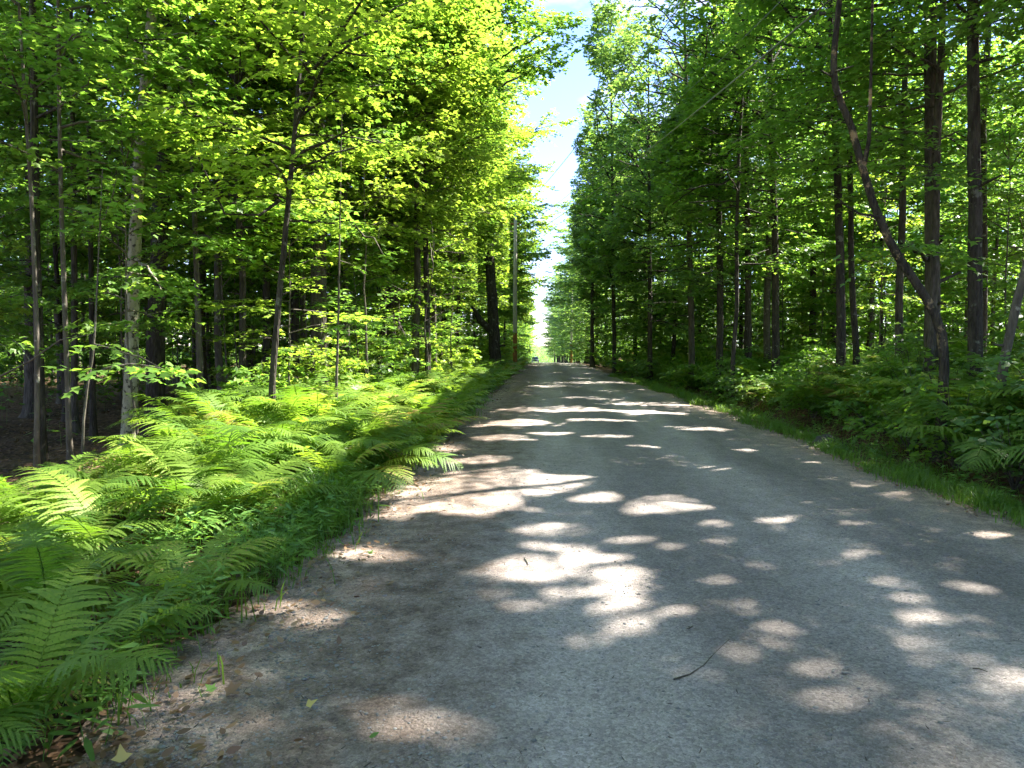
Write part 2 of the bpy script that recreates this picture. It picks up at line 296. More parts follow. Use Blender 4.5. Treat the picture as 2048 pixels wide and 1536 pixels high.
def grow(r, branches, leaf, T, keep=None, wood=None, tw_step=.23, lf_step=.085, thin=1.0, brad=.0085, flatn=.27, jump=.16):
    """sprays of leaves on both sides of each branch; returns mesh arrays. wood: Tubes collecting the limbs"""
    Ps, Ds, Ns = [], [], []
    for b in branches:
        p0, a, Lb, el = b[:4]; droop = b[4] if len(b) > 4 else .10 + .10 * r.random()
        h = np.array([cos(a), sin(a), 0.]); side = np.array([-sin(a), cos(a), 0.])
        bend = r.normal(0, .12)
        def pt(t):
            t = np.asarray(t)[..., None]
            return p0 + h * (Lb * cos(el)) * t + side * bend * Lb * t ** 2 + np.array([0, 0, 1.]) * (Lb * sin(el) * t - droop * Lb * t ** 2)
        nt_ = max(4, int(Lb / tw_step * 2)); tj = np.sort(r.uniform(jump, 1, nt_)); sg = np.where(np.arange(nt_) % 2, 1, -1)
        ang = sg * (R(62) - R(30) * tj) + r.normal(0, .15, nt_)
        tl = np.clip(Lb * .46 * (1.12 - tj) ** .75, .18, 1.3) * r.uniform(.7, 1.2, nt_)
        td = h * np.cos(ang)[:, None] + side * np.sin(ang)[:, None]; td[:, 2] = sin(el) * .35 + r.normal(0, .12, nt_) - .12
        nk = max(2, int(1.35 / lf_step)); kk = (np.arange(nk) + .5) * lf_step
        s0 = pt(tj)
        P = s0[:, None] + td[:, None] * kk[None, :, None] + np.array([0, 0, -.18]) * (kk[None, :, None] ** 2)
        mk = (kk[None] < tl[:, None]) & (r.random((nt_, nk)) < thin)
        lat = np.cross(td, np.array([0, 0, 1.])); lat /= np.linalg.norm(lat, axis=1)[:, None] + 1e-9
        sgn = np.where(np.arange(nk) % 2, 1, -1)[None] * np.ones((nt_, 1)); sgn = sgn * np.where(r.random((nt_, nk)) < .12, -1, 1)
        fa = r.normal(.95, .4, (nt_, nk))
        D = td[:, None] * np.cos(fa)[..., None] + lat[:, None] * (sgn * np.sin(fa))[..., None]; D[..., 2] += r.normal(-.22, .22, D.shape[:2])
        P = P[mk] + r.normal(0, .022, (mk.sum(), 3)); D = D[mk]; tm = np.broadcast_to(tj[:, None], mk.shape)[mk]; n0 = len(P); end = .96
        if keep is not None and n0:
            kq = keep(P + D / np.linalg.norm(D, axis=1)[:, None] * leaf * .5); P = P[kq]; D = D[kq]; tm = tm[kq]
            end = 0 if kq.sum() < max(6, .12 * n0) else min(.96, np.percentile(tm, 90))
            if len(b) > 5: end = .96
        if wood is not None and Lb > .5 and end > .3:
            q = np.linspace(0, end, 7); pp = pt(q); pp[1:-1] += r.normal(0, .02 * Lb / 3, (5, 3)); wood.add(pp, brad * Lb * (1 - q * .9) + .002, 5)
        Ps.append(P); Ds.append(D)
    P = np.concatenate(Ps); D = np.concatenate(Ds)
    n = len(P); Nn = np.array([0, 0, 1.]) + r.normal(0, flatn, (n, 3)); S = leaf * np.clip(r.normal(1, .2, n), .5, 1.5)
    return leaf_arrays(P, D, Nn, S, T)

# openings in the roadside canopy (where the photo's sun patches lie on the road), as ellipses on the ground
HOLES = [(1150, 746, 60, 2), (1190, 768, 90, 3), (1090, 790, 50, 4), (1300, 812, 90, 3), (1400, 862, 60, 4), (1190, 846, 70, 3), (1090, 872, 50, 4), (1230, 826, 90, 3), (1130, 758, 50, 2), (1000, 880, 60, 7), (960, 925, 60, 10), (890, 900, 30, 10), (1280, 900, 50, 3), (1480, 905, 40, 4), (1100, 1215, 40, 7), (1030, 1230, 30, 6), (1330, 1110, 22, 4), (1420, 1100, 22, 4), (1700, 1060, 26, 4), (1460, 1330, 18, 5), (1000, 958, 150, 16), (930, 1024, 120, 16), (830, 1015, 70, 20), (1100, 1105, 60, 9), (1180, 1130, 60, 8), (1430, 1180, 22, 6), (1470, 1230, 20, 6), (1760, 1180, 26, 6), (1700, 1120, 24, 5), (1085, 975, 105, 24), (975, 1012, 75, 30), (870, 985, 130, 42), (1330, 1025, 95, 20), (1190, 1006, 60, 12), (1110, 1068, 80, 13),
 (1425, 1062, 45, 8), (1535, 1050, 34, 9), (1050, 1148, 115, 32), (1215, 1165, 55, 20), (1225, 1195, 75, 17), (1240, 1228, 62, 15), (1252, 1258, 36, 12), (1250, 1276, 28, 10), (1120, 1198, 60, 12),
 (1345, 1243, 34, 11), (1538, 1277, 30, 10), (1512, 1195, 22, 6), (1545, 1315, 24, 9), (1840, 1253, 52, 15), (1822, 1305, 27, 10), 
 (1630, 1366, 38, 14), (2030, 1385, 36, 13), (1920, 1190, 26, 9), (1810, 1213, 46, 8), (1160, 1300, 28, 9), (800, 1480, 62, 15), (745, 1440, 36, 11),
 (1650, 1430, 42, 8), (624, 1246, 48, 14), (575, 1222, 45, 9), (780, 1125, 60, 11), (720, 1108, 55, 10), (1990, 1078, 55, 7), (1610, 928, 38, 5),
 (1100, 822, 95, 7), (1030, 850, 75, 9), (1210, 880, 70, 3), (1310, 830, 60, 3), (1180, 800, 80, 3), (1330, 790, 60, 3), (1120, 775, 60, 3), (1420, 945, 40, 4), (900, 1500, 24, 8), (1265, 1095, 40, 6)]
def _gh(h):
    g = gpt(h[0], h[1]); d = g[1]; return g[0], d, (.72 if h[0] > 1400 else .9) * h[2] / F * d + .02, (.72 if h[0] > 1400 else .9) * h[3] * d * d / (F * 1.6) + .025
HA = np.array([_gh(h) for h in HOLES])
def smooth_noise(x, y):
    return np.sin(x * 1.9 + 1.3 * np.sin(y * 1.1)) * np.sin(y * 1.6 + 1.7 * np.sin(x * .8 + 2)) + .5 * np.sin(x * 4.1 + y * 2.3) * np.sin(y * 3.7 - x * 1.9)
def sun_keep(P):
    S0 = P - SUNV * (P[:, 2:3] / SUNV[2]); ok = np.ones(len(P), bool)
    f = S0[:, 1] > 2.2; u, v = S0[:, 0], S0[:, 1]
    nzz = 1 + .55 * smooth_noise(u * 3.1, v * 2.6); d = ((u[:, None] - HA[None, :, 0]) / HA[None, :, 2]) ** 2 + ((v[:, None] - HA[None, :, 1]) / HA[None, :, 3]) ** 2
    ok &= ~(f & (d * nzz[:, None] < 1.0).any(1))
    S6 = P - SUNV * ((P[:, 2:3] - .7) / SUNV[2]); x, y = S6[:, 0], S6[:, 1]
    bed = (x > -5.2 - .04 * y) & (x < -1.9) & (y > 4.9 + .4 * np.sin(x * 2)) & (y < 38) & (P[:, 2] > 1.6) & (smooth_noise(x, y) < np.where(y < 16, .8 + .3 * np.sin(y), .25 + .4 * np.sin(y * .7)))
    ok &= ~bed
    return ok
def corridor(P, side):
    x, y, z = P.T; nz = .28 * np.sin(y * 1.1 + z) + .2 * np.sin(z * 2.3 - y * .7)
    zz = z - prof(y)
    if side < 0:
        lim = -1.55 + ss(y, 30, 60) * .7 + ss(zz, 4.5, 8) * 1.5 + ss(zz, 8.6, 11) * 2.9 - 1.3 * (1 - ss(zz, 1.5, 4)) * (y < 30)
        lim = lim + nz
        lim = np.where((y < 51) & (zz < 9.3), np.minimum(lim, -.042 * y - .15), lim)
        lim = np.where((y > 14) & (y < 43) & (zz < 6.0), np.minimum(lim, -.088 * y), lim)
        return x < lim
    lim = 4.6 - 1.0 * ss(y, 18, 42) - ss(zz, 3, 9) * 1.4 + 1.2 * (1 - ss(zz, 1.5, 4)) - 1.2 * ss(y, 50, 120) + ss(zz, 10.5, 15) * .35
    lim = lim + nz; wx = 4.9 - .18 * (np.maximum(y, 2) - 12.7) + .3
    lim = np.where((y < 50) & (zz > 5.2) & (zz < 9.8), np.maximum(lim, wx), lim)
    return x > lim
def keep_fn(side, carve, base):
    def f(P):
        Pw = P + base
        k = corridor(Pw, side) & (Pw[:, 2] > gz(Pw[:, 0], Pw[:, 1]) + .5)
        if carve: k &= sun_keep(Pw)
        k &= np.linalg.norm(Pw - CAM, axis=1) > 2.6
        return k
    return f

# ------------------------------------------------------------------ trees
ALLTREES = []      # (root, u, depth, side)
def trunk_path(base, pts=None, H=16, lean=(0, 0), r=None, wob=.12):
    """control points relative to base -> function of z and sampled path"""
    if pts is None:
        zs = np.linspace(0, H, 9); xs = lean[0] * zs / H + np.cumsum(r.normal(0, wob, 9)) * .35; ys = lean[1] * zs / H + np.cumsum(r.normal(0, wob, 9)) * .35; xs[0] = ys[0] = 0
    else:
        pts = sorted(pts, key=lambda p: p[2]); zs = np.array([p[2] for p in pts]); xs = np.array([p[0] for p in pts]); ys = np.array([p[1] for p in pts])
    def f(z): return np.array([np.interp(z, zs, xs), np.interp(z, zs, ys), z])
    return f
def tree(name, label, cat, base, dbh, H, z0, nb, Rm, r, bark='bark', leafm='leaf', leaf=.12, T=T_TRI, px=None, depth=None, lean=(0, 0), shape='mid', side=-1, carve=False,
         extra=(), thin=1., az=None, group=None, low=4., up=58., tw=.23, lf=.085, limbs=(), seg=12, dead_top=False, jump=.12, brad=.0085, record=True):
    base = np.array([base[0], base[1], float(gz(base[0], base[1]))])
    pts = None
    if px:
        pts = [tuple(at(u, v, depth) - base) for u, v in px]; pts = [(0, 0, -.05)] + [p for p in pts if p[2] > .15]
        t = pts[-1]; q = pts[-2]
        if t[2] < H:
            k = (H - t[2]) / max(t[2] - q[2], .5); pts.append((t[0] + np.clip((t[0] - q[0]) * k, -1, 1), t[1], H))
    f = trunk_path(base, pts, H, lean, r)
    root = empty(name, base); dbh *= .86; nb = int(nb * (.85 if H > 7 else .7))
    tb = Tubes(); zs = np.concatenate([[-.15, 0, .15, .4, .8], np.linspace(1.2, H, max(10, int(H * (3.5 if px and len(px) > 6 else 1.4))))])
    P = np.array([f(max(z, 0)) for z in zs]); P[:, 2] = zs
    if px: # keep crooked trunks smooth
        for _ in range(1): P[1:-1, :2] = .25 * P[:-2, :2] + .5 * P[1:-1, :2] + .25 * P[2:, :2]
    rad = dbh / 2 * (1 - .78 * np.clip(zs / H, 0, 1) ** 1.1) * (1 + .75 * np.exp(-np.clip(zs, 0, 9) / .22)); P[:, :2] += r.normal(0, dbh * .025, (len(zs), 2))
    tb.add(P, rad, seg, .035 if dbh > .1 else .0, r)
    if dbh > .09:
        for _ in range(int(r.integers(2, 6))):     # broken stubs
            z_ = r.uniform(1.2, min(H * .6, 7)); a_ = r.uniform(0, 6.28); rl = dbh / 2 * (1 - .78 * z_ / H); q0 = f(z_); l_ = rl + r.uniform(.05, .45); e_ = r.uniform(-.2, .5)
            tb.add([q0, q0 + [cos(a_) * l_, sin(a_) * l_, e_ * l_]], [rl * .28 + .006, rl * .12 + .003], 5)
    for lp in limbs:                          # explicit limbs: list of photo points at a depth, radius
        q = np.array([at(u, v, d) - base for u, v, d in lp[0]]); tb.add(q, np.linspace(lp[1], lp[1] * .35, len(q)), 7)
    leaf *= .9; lf *= .92; br = crown_branches(r, f, H, z0, nb, Rm, shape, low, up, az)
    for e in extra:
        a_, b_ = at(*e[0]) - base, at(*e[1]) - base; dv = b_ - a_; Lh = np.hypot(dv[0], dv[1]); dr = .14; Lb = np.hypot(Lh, dv[2] + dr * Lh)
        br.append((a_, math.atan2(dv[1], dv[0]), np.linalg.norm([Lh, dv[2] + dr * Lh]), math.atan2(dv[2] + dr * Lh, Lh), dr))
    V, Fc = grow(r, br, leaf, T, keep_fn(side, carve, base), tb, tw_step=tw, lf_step=lf * (.85 if leaf < .11 else 1), thin=thin, brad=brad, jump=jump)
    link('trunk', tb.mesh('trunk', M[bark]), root)
    link('crown', raw_mesh('crown', V, [Fc], M[leafm]), root)
    tag(root, label, cat, group)
    if record: ALLTREES.append(root)
    return root

RT = lambda s: np.random.default_rng(s)
# named trees of the left bank -- px: where the trunk stands in the photo
def left_x(u, d): return at(u, 700, d)[0]
NL = [  # name, label, u_base, depth, dbh, H, z0, nb, Rm, bark, px, extra...
 dict(n='beech_tree', l='pale mottled trunk leaning slightly right behind the brightest ferns on the left', u=257, d=12, dbh=.27, H=14, z0=5.5, nb=34, Rm=3.0, bark='bark_pale', px=[(258, 840), (266, 600), (275, 400), (287, 200), (303, 30)], leaf=.105, T=T_MAPLE,
      extra=[((270, 520, 12), (330, 600, 9.5)), ((280, 300, 12), (200, 260, 9.5)), ((285, 250, 12), (420, 190, 10))]),
 dict(n='maple_tree', l='thick dark trunk with lichen spots just right of the pale mottled one', u=308, d=14.5, dbh=.40, H=19, z0=6, nb=50, Rm=4.2, bark='bark_dark', px=[(308, 830), (318, 500), (328, 250), (338, 0)], leaf=.13, T=T_TRI),
 dict(n='maple_tree', l='slender trunk lit on one side standing alone in the dark gap on the left', u=402, d=13, dbh=.14, H=9, z0=4.2, nb=26, Rm=2.3, bark='bark_slim', px=[(402, 830), (397, 640), (391, 480), (385, 300)], leaf=.105, T=T_MAPLE,
      extra=[((390, 480, 13), (470, 500, 10.5)), ((390, 420, 13), (500, 420, 10))]),
 dict(n='maple_tree', l='thin trunk curving up to the right with the large arching branch over the left ferns', u=543, d=10.5, dbh=.115, H=9.5, z0=2.8, nb=40, Rm=3.0, bark='bark_dark', px=[(543, 800), (548, 700), (562, 560), (575, 420), (592, 250), (606, 40)], leaf=.105, T=T_MAPLE, leafm='leaf_pale',
      extra=[((560, 560, 10.5), (700, 590, 9)), ((570, 470, 10.5), (680, 430, 9)), ((580, 350, 10.5), (735, 270, 9)), ((575, 400, 10.5), (440, 370, 9)), ((590, 240, 10.5), (780, 150, 9.5)), ((565, 500, 10.5), (470, 560, 9))],
      limbs=[([(584, 330, 10.5), (610, 300, 10.3), (650, 285, 10), (700, 260, 9.6)], .035), ([(560, 400, 10.5), (520, 430, 10.2), (450, 428, 9.8), (390, 300, 9.8)], .025)]),
 dict(n='maple_tree', l='thick straight grey trunk rising out of the bright ferns left of the road', u=638, d=16, dbh=.42, H=18, z0=5.2, nb=60, Rm=4.4, bark='bark', px=[(638, 780), (637, 550), (636, 330), (634, 0)], leaf=.13, T=T_TRI,
      extra=[((637, 480, 16), (700, 420, 13)), ((640, 430, 16), (840, 530, 13))]),
 dict(n='maple_tree', l='dark slim trunk just left of the thick grey trunk', u=590, d=19, dbh=.27, H=15, z0=4.6, nb=44, Rm=3.6, bark='bark_dark', px=[(590, 740), (590, 500), (585, 300)], leaf=.14),
 dict(n='maple_tree', l='left one of two dark trunks close together behind the low spray of leaves', u=765, d=24, dbh=.34, H=18, z0=4.3, nb=60, Rm=4.2, bark='bark_dark', px=[(768, 720), (765, 500), (760, 300)], leaf=.15,
      extra=[((760, 640, 22), (880, 690, 17))]),
 dict(n='maple_tree', l='right one of two dark trunks close together with torn brown bark', u=783, d=23.5, dbh=.36, H=17, z0=5, nb=50, Rm=4.2, bark='bark_dark', px=[(783, 720), (780, 500), (786, 300)], leaf=.15),
 dict(n='maple_tree', l='grey trunk with a pale streak midway between the thick trunk and the utility pole', u=832, d=22, dbh=.27, H=15, z0=3.4, nb=58, Rm=3.8, bark='bark', px=[(830, 710), (836, 560), (834, 400), (830, 200)], leaf=.14, leafm='leaf_pale', T=T_TRI),
 dict(n='maple_tree', l='thin dark trunk left of the curved limb of the big black trunk', u=917, d=34, dbh=.20, H=15, z0=4, nb=50, Rm=3.6, bark='bark_dark', px=[(915, 690), (918, 560), (920, 400)], leaf=.17, leafm='leaf_pale'),
 dict(n='maple_tree', l='big black trunk with a bent side limb beside the utility pole', u=988, d=42, dbh=.85, H=19, z0=5.2, nb=64, Rm=5.0, bark='bark_dark', px=[(990, 722), (985, 600), (978, 520), (975, 420)], leaf=.18, leafm='leaf_pale',
      limbs=[([(985, 665, 42), (960, 640, 42), (945, 612, 42), (925, 605, 42), (912, 625, 42)], .22)]),
 dict(n='sapling', l='wispy young stem with pale twigs between thick grey trunk and dark pair', u=672, d=12.5, dbh=.06, H=5.2, z0=2.6, nb=8, Rm=1.2, bark='bark_slim', px=[(672, 770), (676, 680), (678, 560)], leaf=.11, T=T_MAPLE,
      extra=[((678, 660, 12.5), (740, 640, 11.5))]),
 dict(n='sapling', l='leafy young maple with low pale sprays in front of the grey streaked trunk', u=735, d=16, dbh=.07, H=5.5, z0=1.6, nb=26, Rm=1.7, bark='bark_slim', px=None, leaf=.105, T=T_MAPLE, leafm='leaf_pale'),
 dict(n='sapling', l='leafy young maple at the back edge of the fern bed below the streaked trunk', u=850, d=20, dbh=.07, H=4.5, z0=1.2, nb=30, Rm=1.9, bark='bark_slim', px=None, leaf=.13, leafm='leaf_pale'),
 dict(n='sapling', l='sunlit young maple filling the space left of the big black trunk', u=905, d=28, dbh=.07, H=6, z0=1.2, nb=34, Rm=2.2, bark='bark_slim', px=None, leaf=.15, leafm='leaf_pale'),
 dict(n='maple_tree', l='slim straight trunk with light spots second from the left edge', u=138, d=9.5, dbh=.085, H=9, z0=3.6, nb=26, Rm=2.2, bark='bark_slim', px=[(138, 880), (134, 720), (128, 560), (121, 380), (118, 150)], leaf=.105, T=T_MAPLE),
 dict(n='sapling', l='forked young maple reaching a low leafy spray in front of the pale mottled trunk', u=160, d=7.6, dbh=.035, H=3.4, z0=1.35, nb=9, Rm=1.0, bark='bark_slim', px=[(163, 880), (165, 800), (185, 740), (190, 660)], leaf=.105, T=T_MAPLE,
      extra=[((185, 745, 7.6), (295, 745, 6.4)), ((185, 700, 7.6), (240, 670, 6.9))]),
 dict(n='maple_tree', l='dark leaning trunk nearest the left edge of the picture', u=80, d=10.5, dbh=.17, H=12, z0=4.2, nb=34, Rm=2.8, bark='bark_dark', px=[(82, 900), (78, 700), (72, 500), (68, 200)], leaf=.105, T=T_MAPLE),
 dict(n='maple_tree', l='bare slender stem crossing in front of the dark leaning trunk at the left edge', u=70, d=8.6, dbh=.07, H=8, z0=3.8, nb=20, Rm=1.9, bark='bark_slim', px=[(72, 920), (76, 700), (66, 450), (50, 200)], leaf=.105, T=T_MAPLE,
      limbs=[([(-10, 758, 8.4), (60, 722, 8.2), (120, 680, 8), (185, 668, 7.9)], .012), ([(60, 722, 8.2), (40, 690, 8.2), (25, 680, 8.2)], .008)]),
 dict(n='maple_tree', l='grey trunk showing a light patch between the spotted slim trunk and the pale one', u=150, d=15, dbh=.16, H=13, z0=4.6, nb=34, Rm=2.8, bark='bark', px=[(148, 840), (150, 600), (146, 300)], leaf=.13),
 dict(n='maple_tree', l='straight thin trunk directly left of the pale mottled trunk', u=184, d=14, dbh=.13, H=12, z0=4.4, nb=32, Rm=2.6, bark='bark_dark', px=[(186, 850), (183, 600), (178, 300), (176, 100)], leaf=.13),
 dict(n='maple_tree', l='large grey trunk high among leaves at the upper left corner', u=62, d=18, dbh=.42, H=19, z0=7, nb=50, Rm=4.4, bark='bark', px=[(60, 830), (64, 400), (66, 0)], leaf=.15),
 dict(n='maple_tree', l='dark trunk behind the curving thin trunk on the left', u=533, d=17, dbh=.22, H=15, z0=4.6, nb=42, Rm=3.4, bark='bark_dark', px=[(533, 760), (534, 600), (532, 350)], leaf=.14),
]
for i, t in enumerate(NL):
    d = t['d']; bx = at(t['u'], 760, d)[0]
    tree(t['n'], t['l'], 'tree' if t['n'] != 'sapling' else 'young tree', (bx, d), t['dbh'], t['H'], t['z0'], t['nb'], t['Rm'], RT(100 + i), t['bark'], t.get('leafm', 'leaf'), t['leaf'], t.get('T', T_TRI),
         px=t['px'], depth=d, side=-1, extra=t.get('extra', ()), limbs=t.get('limbs', ()), thin=.8 if d > 14 else 1., az=R(-20) if bx > -8 else None, carve=bx > -6)

NR = [
 dict(n='maple_tree', l='crooked S-bent trunk with bare patches leaning left over the right bank', u=1885, d=10.5, dbh=.155, H=10, z0=5.5, nb=26, Rm=2.6, bark='bark_split', px=[(1888, 740), (1886, 660), (1858, 600), (1805, 530), (1772, 470), (1745, 410), (1728, 340), (1712, 290), (1700, 228), (1668, 195), (1664, 150), (1672, 60), (1682, -20)], leaf=.105, T=T_MAPLE,
      limbs=[([(1770, 435, 10.5), (1720, 428, 10.3), (1690, 410, 10.1), (1672, 392, 10)], .018), ([(1728, 330, 10.5), (1738, 280, 10.4), (1742, 150, 10.3), (1745, -20, 10.2)], .035)]),
 dict(n='maple_tree', l='thick straight dark trunk to the right of the crooked one', u=1950, d=12, dbh=.27, H=16, z0=6, nb=56, Rm=4.2, bark='bark_dark', px=[(1952, 700), (1950, 500), (1948, 300), (1946, 0)], leaf=.105, T=T_MAPLE),
 dict(n='maple_tree', l='broad pale brown trunk partly hidden behind the crooked one', u=1862, d=14, dbh=.33, H=17, z0=6, nb=60, Rm=4.4, bark='bark', px=[(1866, 700), (1864, 450), (1861, 200), (1862, 0)], leaf=.13,
      extra=[((1860, 520, 14), (1700, 510, 9.5))]),
 dict(n='maple_tree', l='curved pale trunk leaning right at the right edge of the picture', u=2003, d=10, dbh=.14, H=9, z0=4.5, nb=26, Rm=2.6, bark='bark_slim', px=[(2003, 720), (2012, 660), (2035, 600), (2060, 540), (2085, 400)], leaf=.105, T=T_MAPLE),
 dict(n='maple_tree', l='dark trunk with a thinner companion standing left of the crooked one', u=1683, d=17, dbh=.24, H=15, z0=5, nb=50, Rm=3.8, bark='bark_dark', px=[(1684, 700), (1680, 500), (1672, 300), (1660, 0)], leaf=.14),
 dict(n='maple_tree', l='thin dark companion touching the right side of a dark trunk left of the crooked one', u=1712, d=17.5, dbh=.18, H=14, z0=5, nb=40, Rm=3.2, bark='bark_dark', px=[(1714, 700), (1703, 560), (1700, 300)], leaf=.14),
 dict(n='maple_tree', l='dark trunk in the middle of the right woods with ferns at its foot', u=1552, d=22, dbh=.27, H=16, z0=4.6, nb=54, Rm=4, bark='bark_dark', px=[(1552, 690), (1550, 500), (1545, 300)], leaf=.15),
 dict(n='maple_tree', l='dark trunk left of the middle one in the right woods', u=1496, d=24, dbh=.25, H=16, z0=5, nb=50, Rm=3.8, bark='bark_dark', px=[(1497, 690), (1495, 500)], leaf=.15),
 dict(n='maple_tree', l='slim trunk with a bent foot between two darker ones in the right woods', u=1470, d=21, dbh=.15, H=14, z0=4.6, nb=44, Rm=3.4, bark='bark_dark', px=[(1462, 690), (1476, 655), (1472, 500), (1478, 300), (1484, 200)], leaf=.15),
 dict(n='maple_tree', l='straight dark trunk second from the lit brown one on the right bank', u=1440, d=24, dbh=.27, H=16, z0=4.4, nb=54, Rm=4, bark='bark_dark', px=[(1440, 690), (1440, 500), (1436, 300)], leaf=.15, leafm='leaf_cool'),
 dict(n='maple_tree', l='light brown trunk with splintered foot on the right bank', u=1384, d=27, dbh=.29, H=16, z0=4.4, nb=54, Rm=4, bark='bark', px=[(1384, 690), (1380, 540), (1376, 350)], leaf=.16, leafm='leaf_cool'),
 dict(n='maple_tree', l='dark trunk nearest the road on the right bank', u=1300, d=33, dbh=.26, H=14.5, z0=3.2, nb=60, Rm=4.2, bark='bark_dark', px=[(1300, 690), (1299, 500)], leaf=.17, leafm='leaf_cool'),
 dict(n='maple_tree', l='tall roadside maple whose crown tips show blue sky between them', u=1230, d=40, dbh=.28, H=18.5, z0=3.2, nb=84, Rm=4.6, bark='bark_dark', px=[(1228, 690), (1226, 500)], leaf=.19, leafm='leaf_cool'),
 dict(n='maple_tree', l='roadside maple with low dark branches past the tall one on the right', u=1185, d=54, dbh=.36, H=17.5, z0=3, nb=74, Rm=4.6, bark='bark_dark', px=None, leaf=.22, leafm='leaf_cool'),
]
for i, t in enumerate(NR):
    d = t['d']; bx = at(t['u'], 700, d)[0]
    tree(t['n'], t['l'], 'tree', (bx, d), t['dbh'], t['H'], t['z0'] - (1.2 if d > 19 else .4), int(t['nb'] * (1.4 if d > 30 else 1.2 if d > 19 else .95)), t['Rm'] * (1.12 if d > 30 else 1), RT(200 + i), t['bark'], t.get('leafm', 'leaf'), t['leaf'], t.get('T', T_TRI),
         px=t['px'], depth=d, side=1, extra=t.get('extra', ()), limbs=t.get('limbs', ()), az=R(200) if bx < 9 else None, thin=.8 if d > 13 else .95, carve=d < 50)
NAMED = list(ALLTREES)
NAMED_INFO = [(float(proj(np.array(o.location) + [0, 0, 1])[0]), float(o.location.y), -1 if i < len(NL) else 1) for i, o in enumerate(NAMED)]
SHORT = ['the pale mottled trunk', 'the lichen-spotted dark trunk', 'the lone slender trunk in the gap', 'the curving thin trunk', 'the thick grey trunk', None, 'the close dark pair', None, 'the streaked grey trunk', None, 'the big black trunk',
         None, None, None, None, 'the spotted slim trunk', None, 'the leftmost leaning trunk', None, None, None, None, None,
         'the crooked trunk', 'the thick dark trunk at far right', None, None, 'the dark trunk with companion', None, 'the middle dark trunk', None, None, None, 'the splintered brown trunk', 'the dark trunk nearest the road', 'the tall roadside maple', None]
MARKS = [(NAMED_INFO[i][0], NAMED_INFO[i][1], NAMED_INFO[i][2], s) for i, s in enumerate(SHORT) if s]
MARKS += [(1031, 50, -1, 'the utility pole')]
def mark(u, side):
    c = [m for m in MARKS if m[2] == side]; return min(c, key=lambda m: abs(m[0] - u))
ORD = ['nearest', 'second', 'third', 'fourth', 'fifth', 'sixth', 'seventh', 'eighth', 'ninth', 'tenth', 'eleventh', 'twelfth', 'thirteenth', 'fourteenth', 'fifteenth', 'sixteenth', 'seventeenth', 'eighteenth', 'nineteenth', 'twentieth'] + ['twenty-' + a for a in ('first', 'second', 'third', 'fourth', 'fifth', 'sixth', 'seventh', 'eighth', 'ninth')] + ['thirtieth']

# more roadside trees with crowns of their own (they throw the shade on the near road)
EDGE = [(7.4, 3.2, 15), (8.2, 8.7, 16), (10.5, 5.6, 17), (12.8, 9.2, 17), (9.6, 11.5, 16), (13.6, 14.6, 17), (8.0, 17.0, 15), (11.2, 19.5, 17), (7.6, 25.5, 16), (15.5, 6.0, 17), (15.0, 19.5, 17), (6.9, 13.6, 13), (18.5, 10.0, 17), (18.0, 15.0, 17), (12.5, 1.0, 17), (7.0, -.5, 16)]
RAND = []
for i, (x, y, H) in enumerate(EDGE):
    r = RT(300 + i)
    o = tree('maple_tree', '', 'tree', (x, y), .2 + .1 * r.random(), H, 5.5 if y < 12 else 4, 56, 4.2, r, r.choice(['bark', 'bark_dark', 'bark_slim']), 'leaf', .13, T_TRI, side=1, carve=True, az=R(200), thin=1.0, brad=.0055)
    RAND.append(('tall', o, x, y, 1))
LEDGE = [(-3.4, 22, 17.5), (-5.6, 13.6, 10), (-7.2, 16.5, 13), (-4.9, 18.5, 14), (-6.8, 21.5, 15), (-4.7, 24, 17), (-7.4, 27, 16), (-4.2, 29, 18), (-6.4, 32, 16), (-5.4, 35.5, 17), (-5.6, 41.5, 16), (-4.2, 45.5, 15), (-3.4, 54, 15), (-3.0, 58.5, 15), (-7.3, 38, 15)]
for i, (x, y, H) in enumerate(LEDGE):
    r = RT(640 + i)
    o = tree('maple_tree', '', 'tree', (x, y), .16 + .1 * r.random(), H, 3.1 if i else 8.5, 74, (4.3 if H > 13 else 3.0) if i else 5.6, r, r.choice(['bark', 'bark_dark', 'bark_slim']), 'leaf_pale' if i % 2 else 'leaf', .13 + y * .0016, T_TRI, side=-1, carve=y < 30, az=R(-15), thin=.66, extra=() if i else [((1000, 250, 22), (1160, 160, 22)), ((990, 150, 22), (1185, 60, 21)), ((985, 60, 22), (1180, 20, 24)), ((995, 180, 22), (1185, 85, 23)), ((990, 120, 22), (1180, 35, 20)), ((1000, 330, 22), (1120, 250, 23)), ((990, 200, 22), (1168, 110, 20)), ((985, 20, 22), (1110, -60, 22))])
    RAND.append(('tall', o, x, y, -1))

REDGE = [(8.6, 32, 15), (6.4, 37, 15), (8.8, 42, 16), (5.7, 46, 14.5), (8.0, 51, 15), (5.4, 56, 15)]
for i, (x, y, H) in enumerate(REDGE):
    r = RT(670 + i)
    o = tree('maple_tree', '', 'tree', (x, y), .2 + .08 * r.random(), H, 2.2, 74, 4.9, r, r.choice(['bark', 'bark_dark']), 'leaf_cool' if i % 3 else 'leaf', .14 + y * .0018, T_TRI, side=1, carve=y < 40, az=R(195), jump=.05, thin=.7)
    RAND.append(('tall', o, x, y, 1))
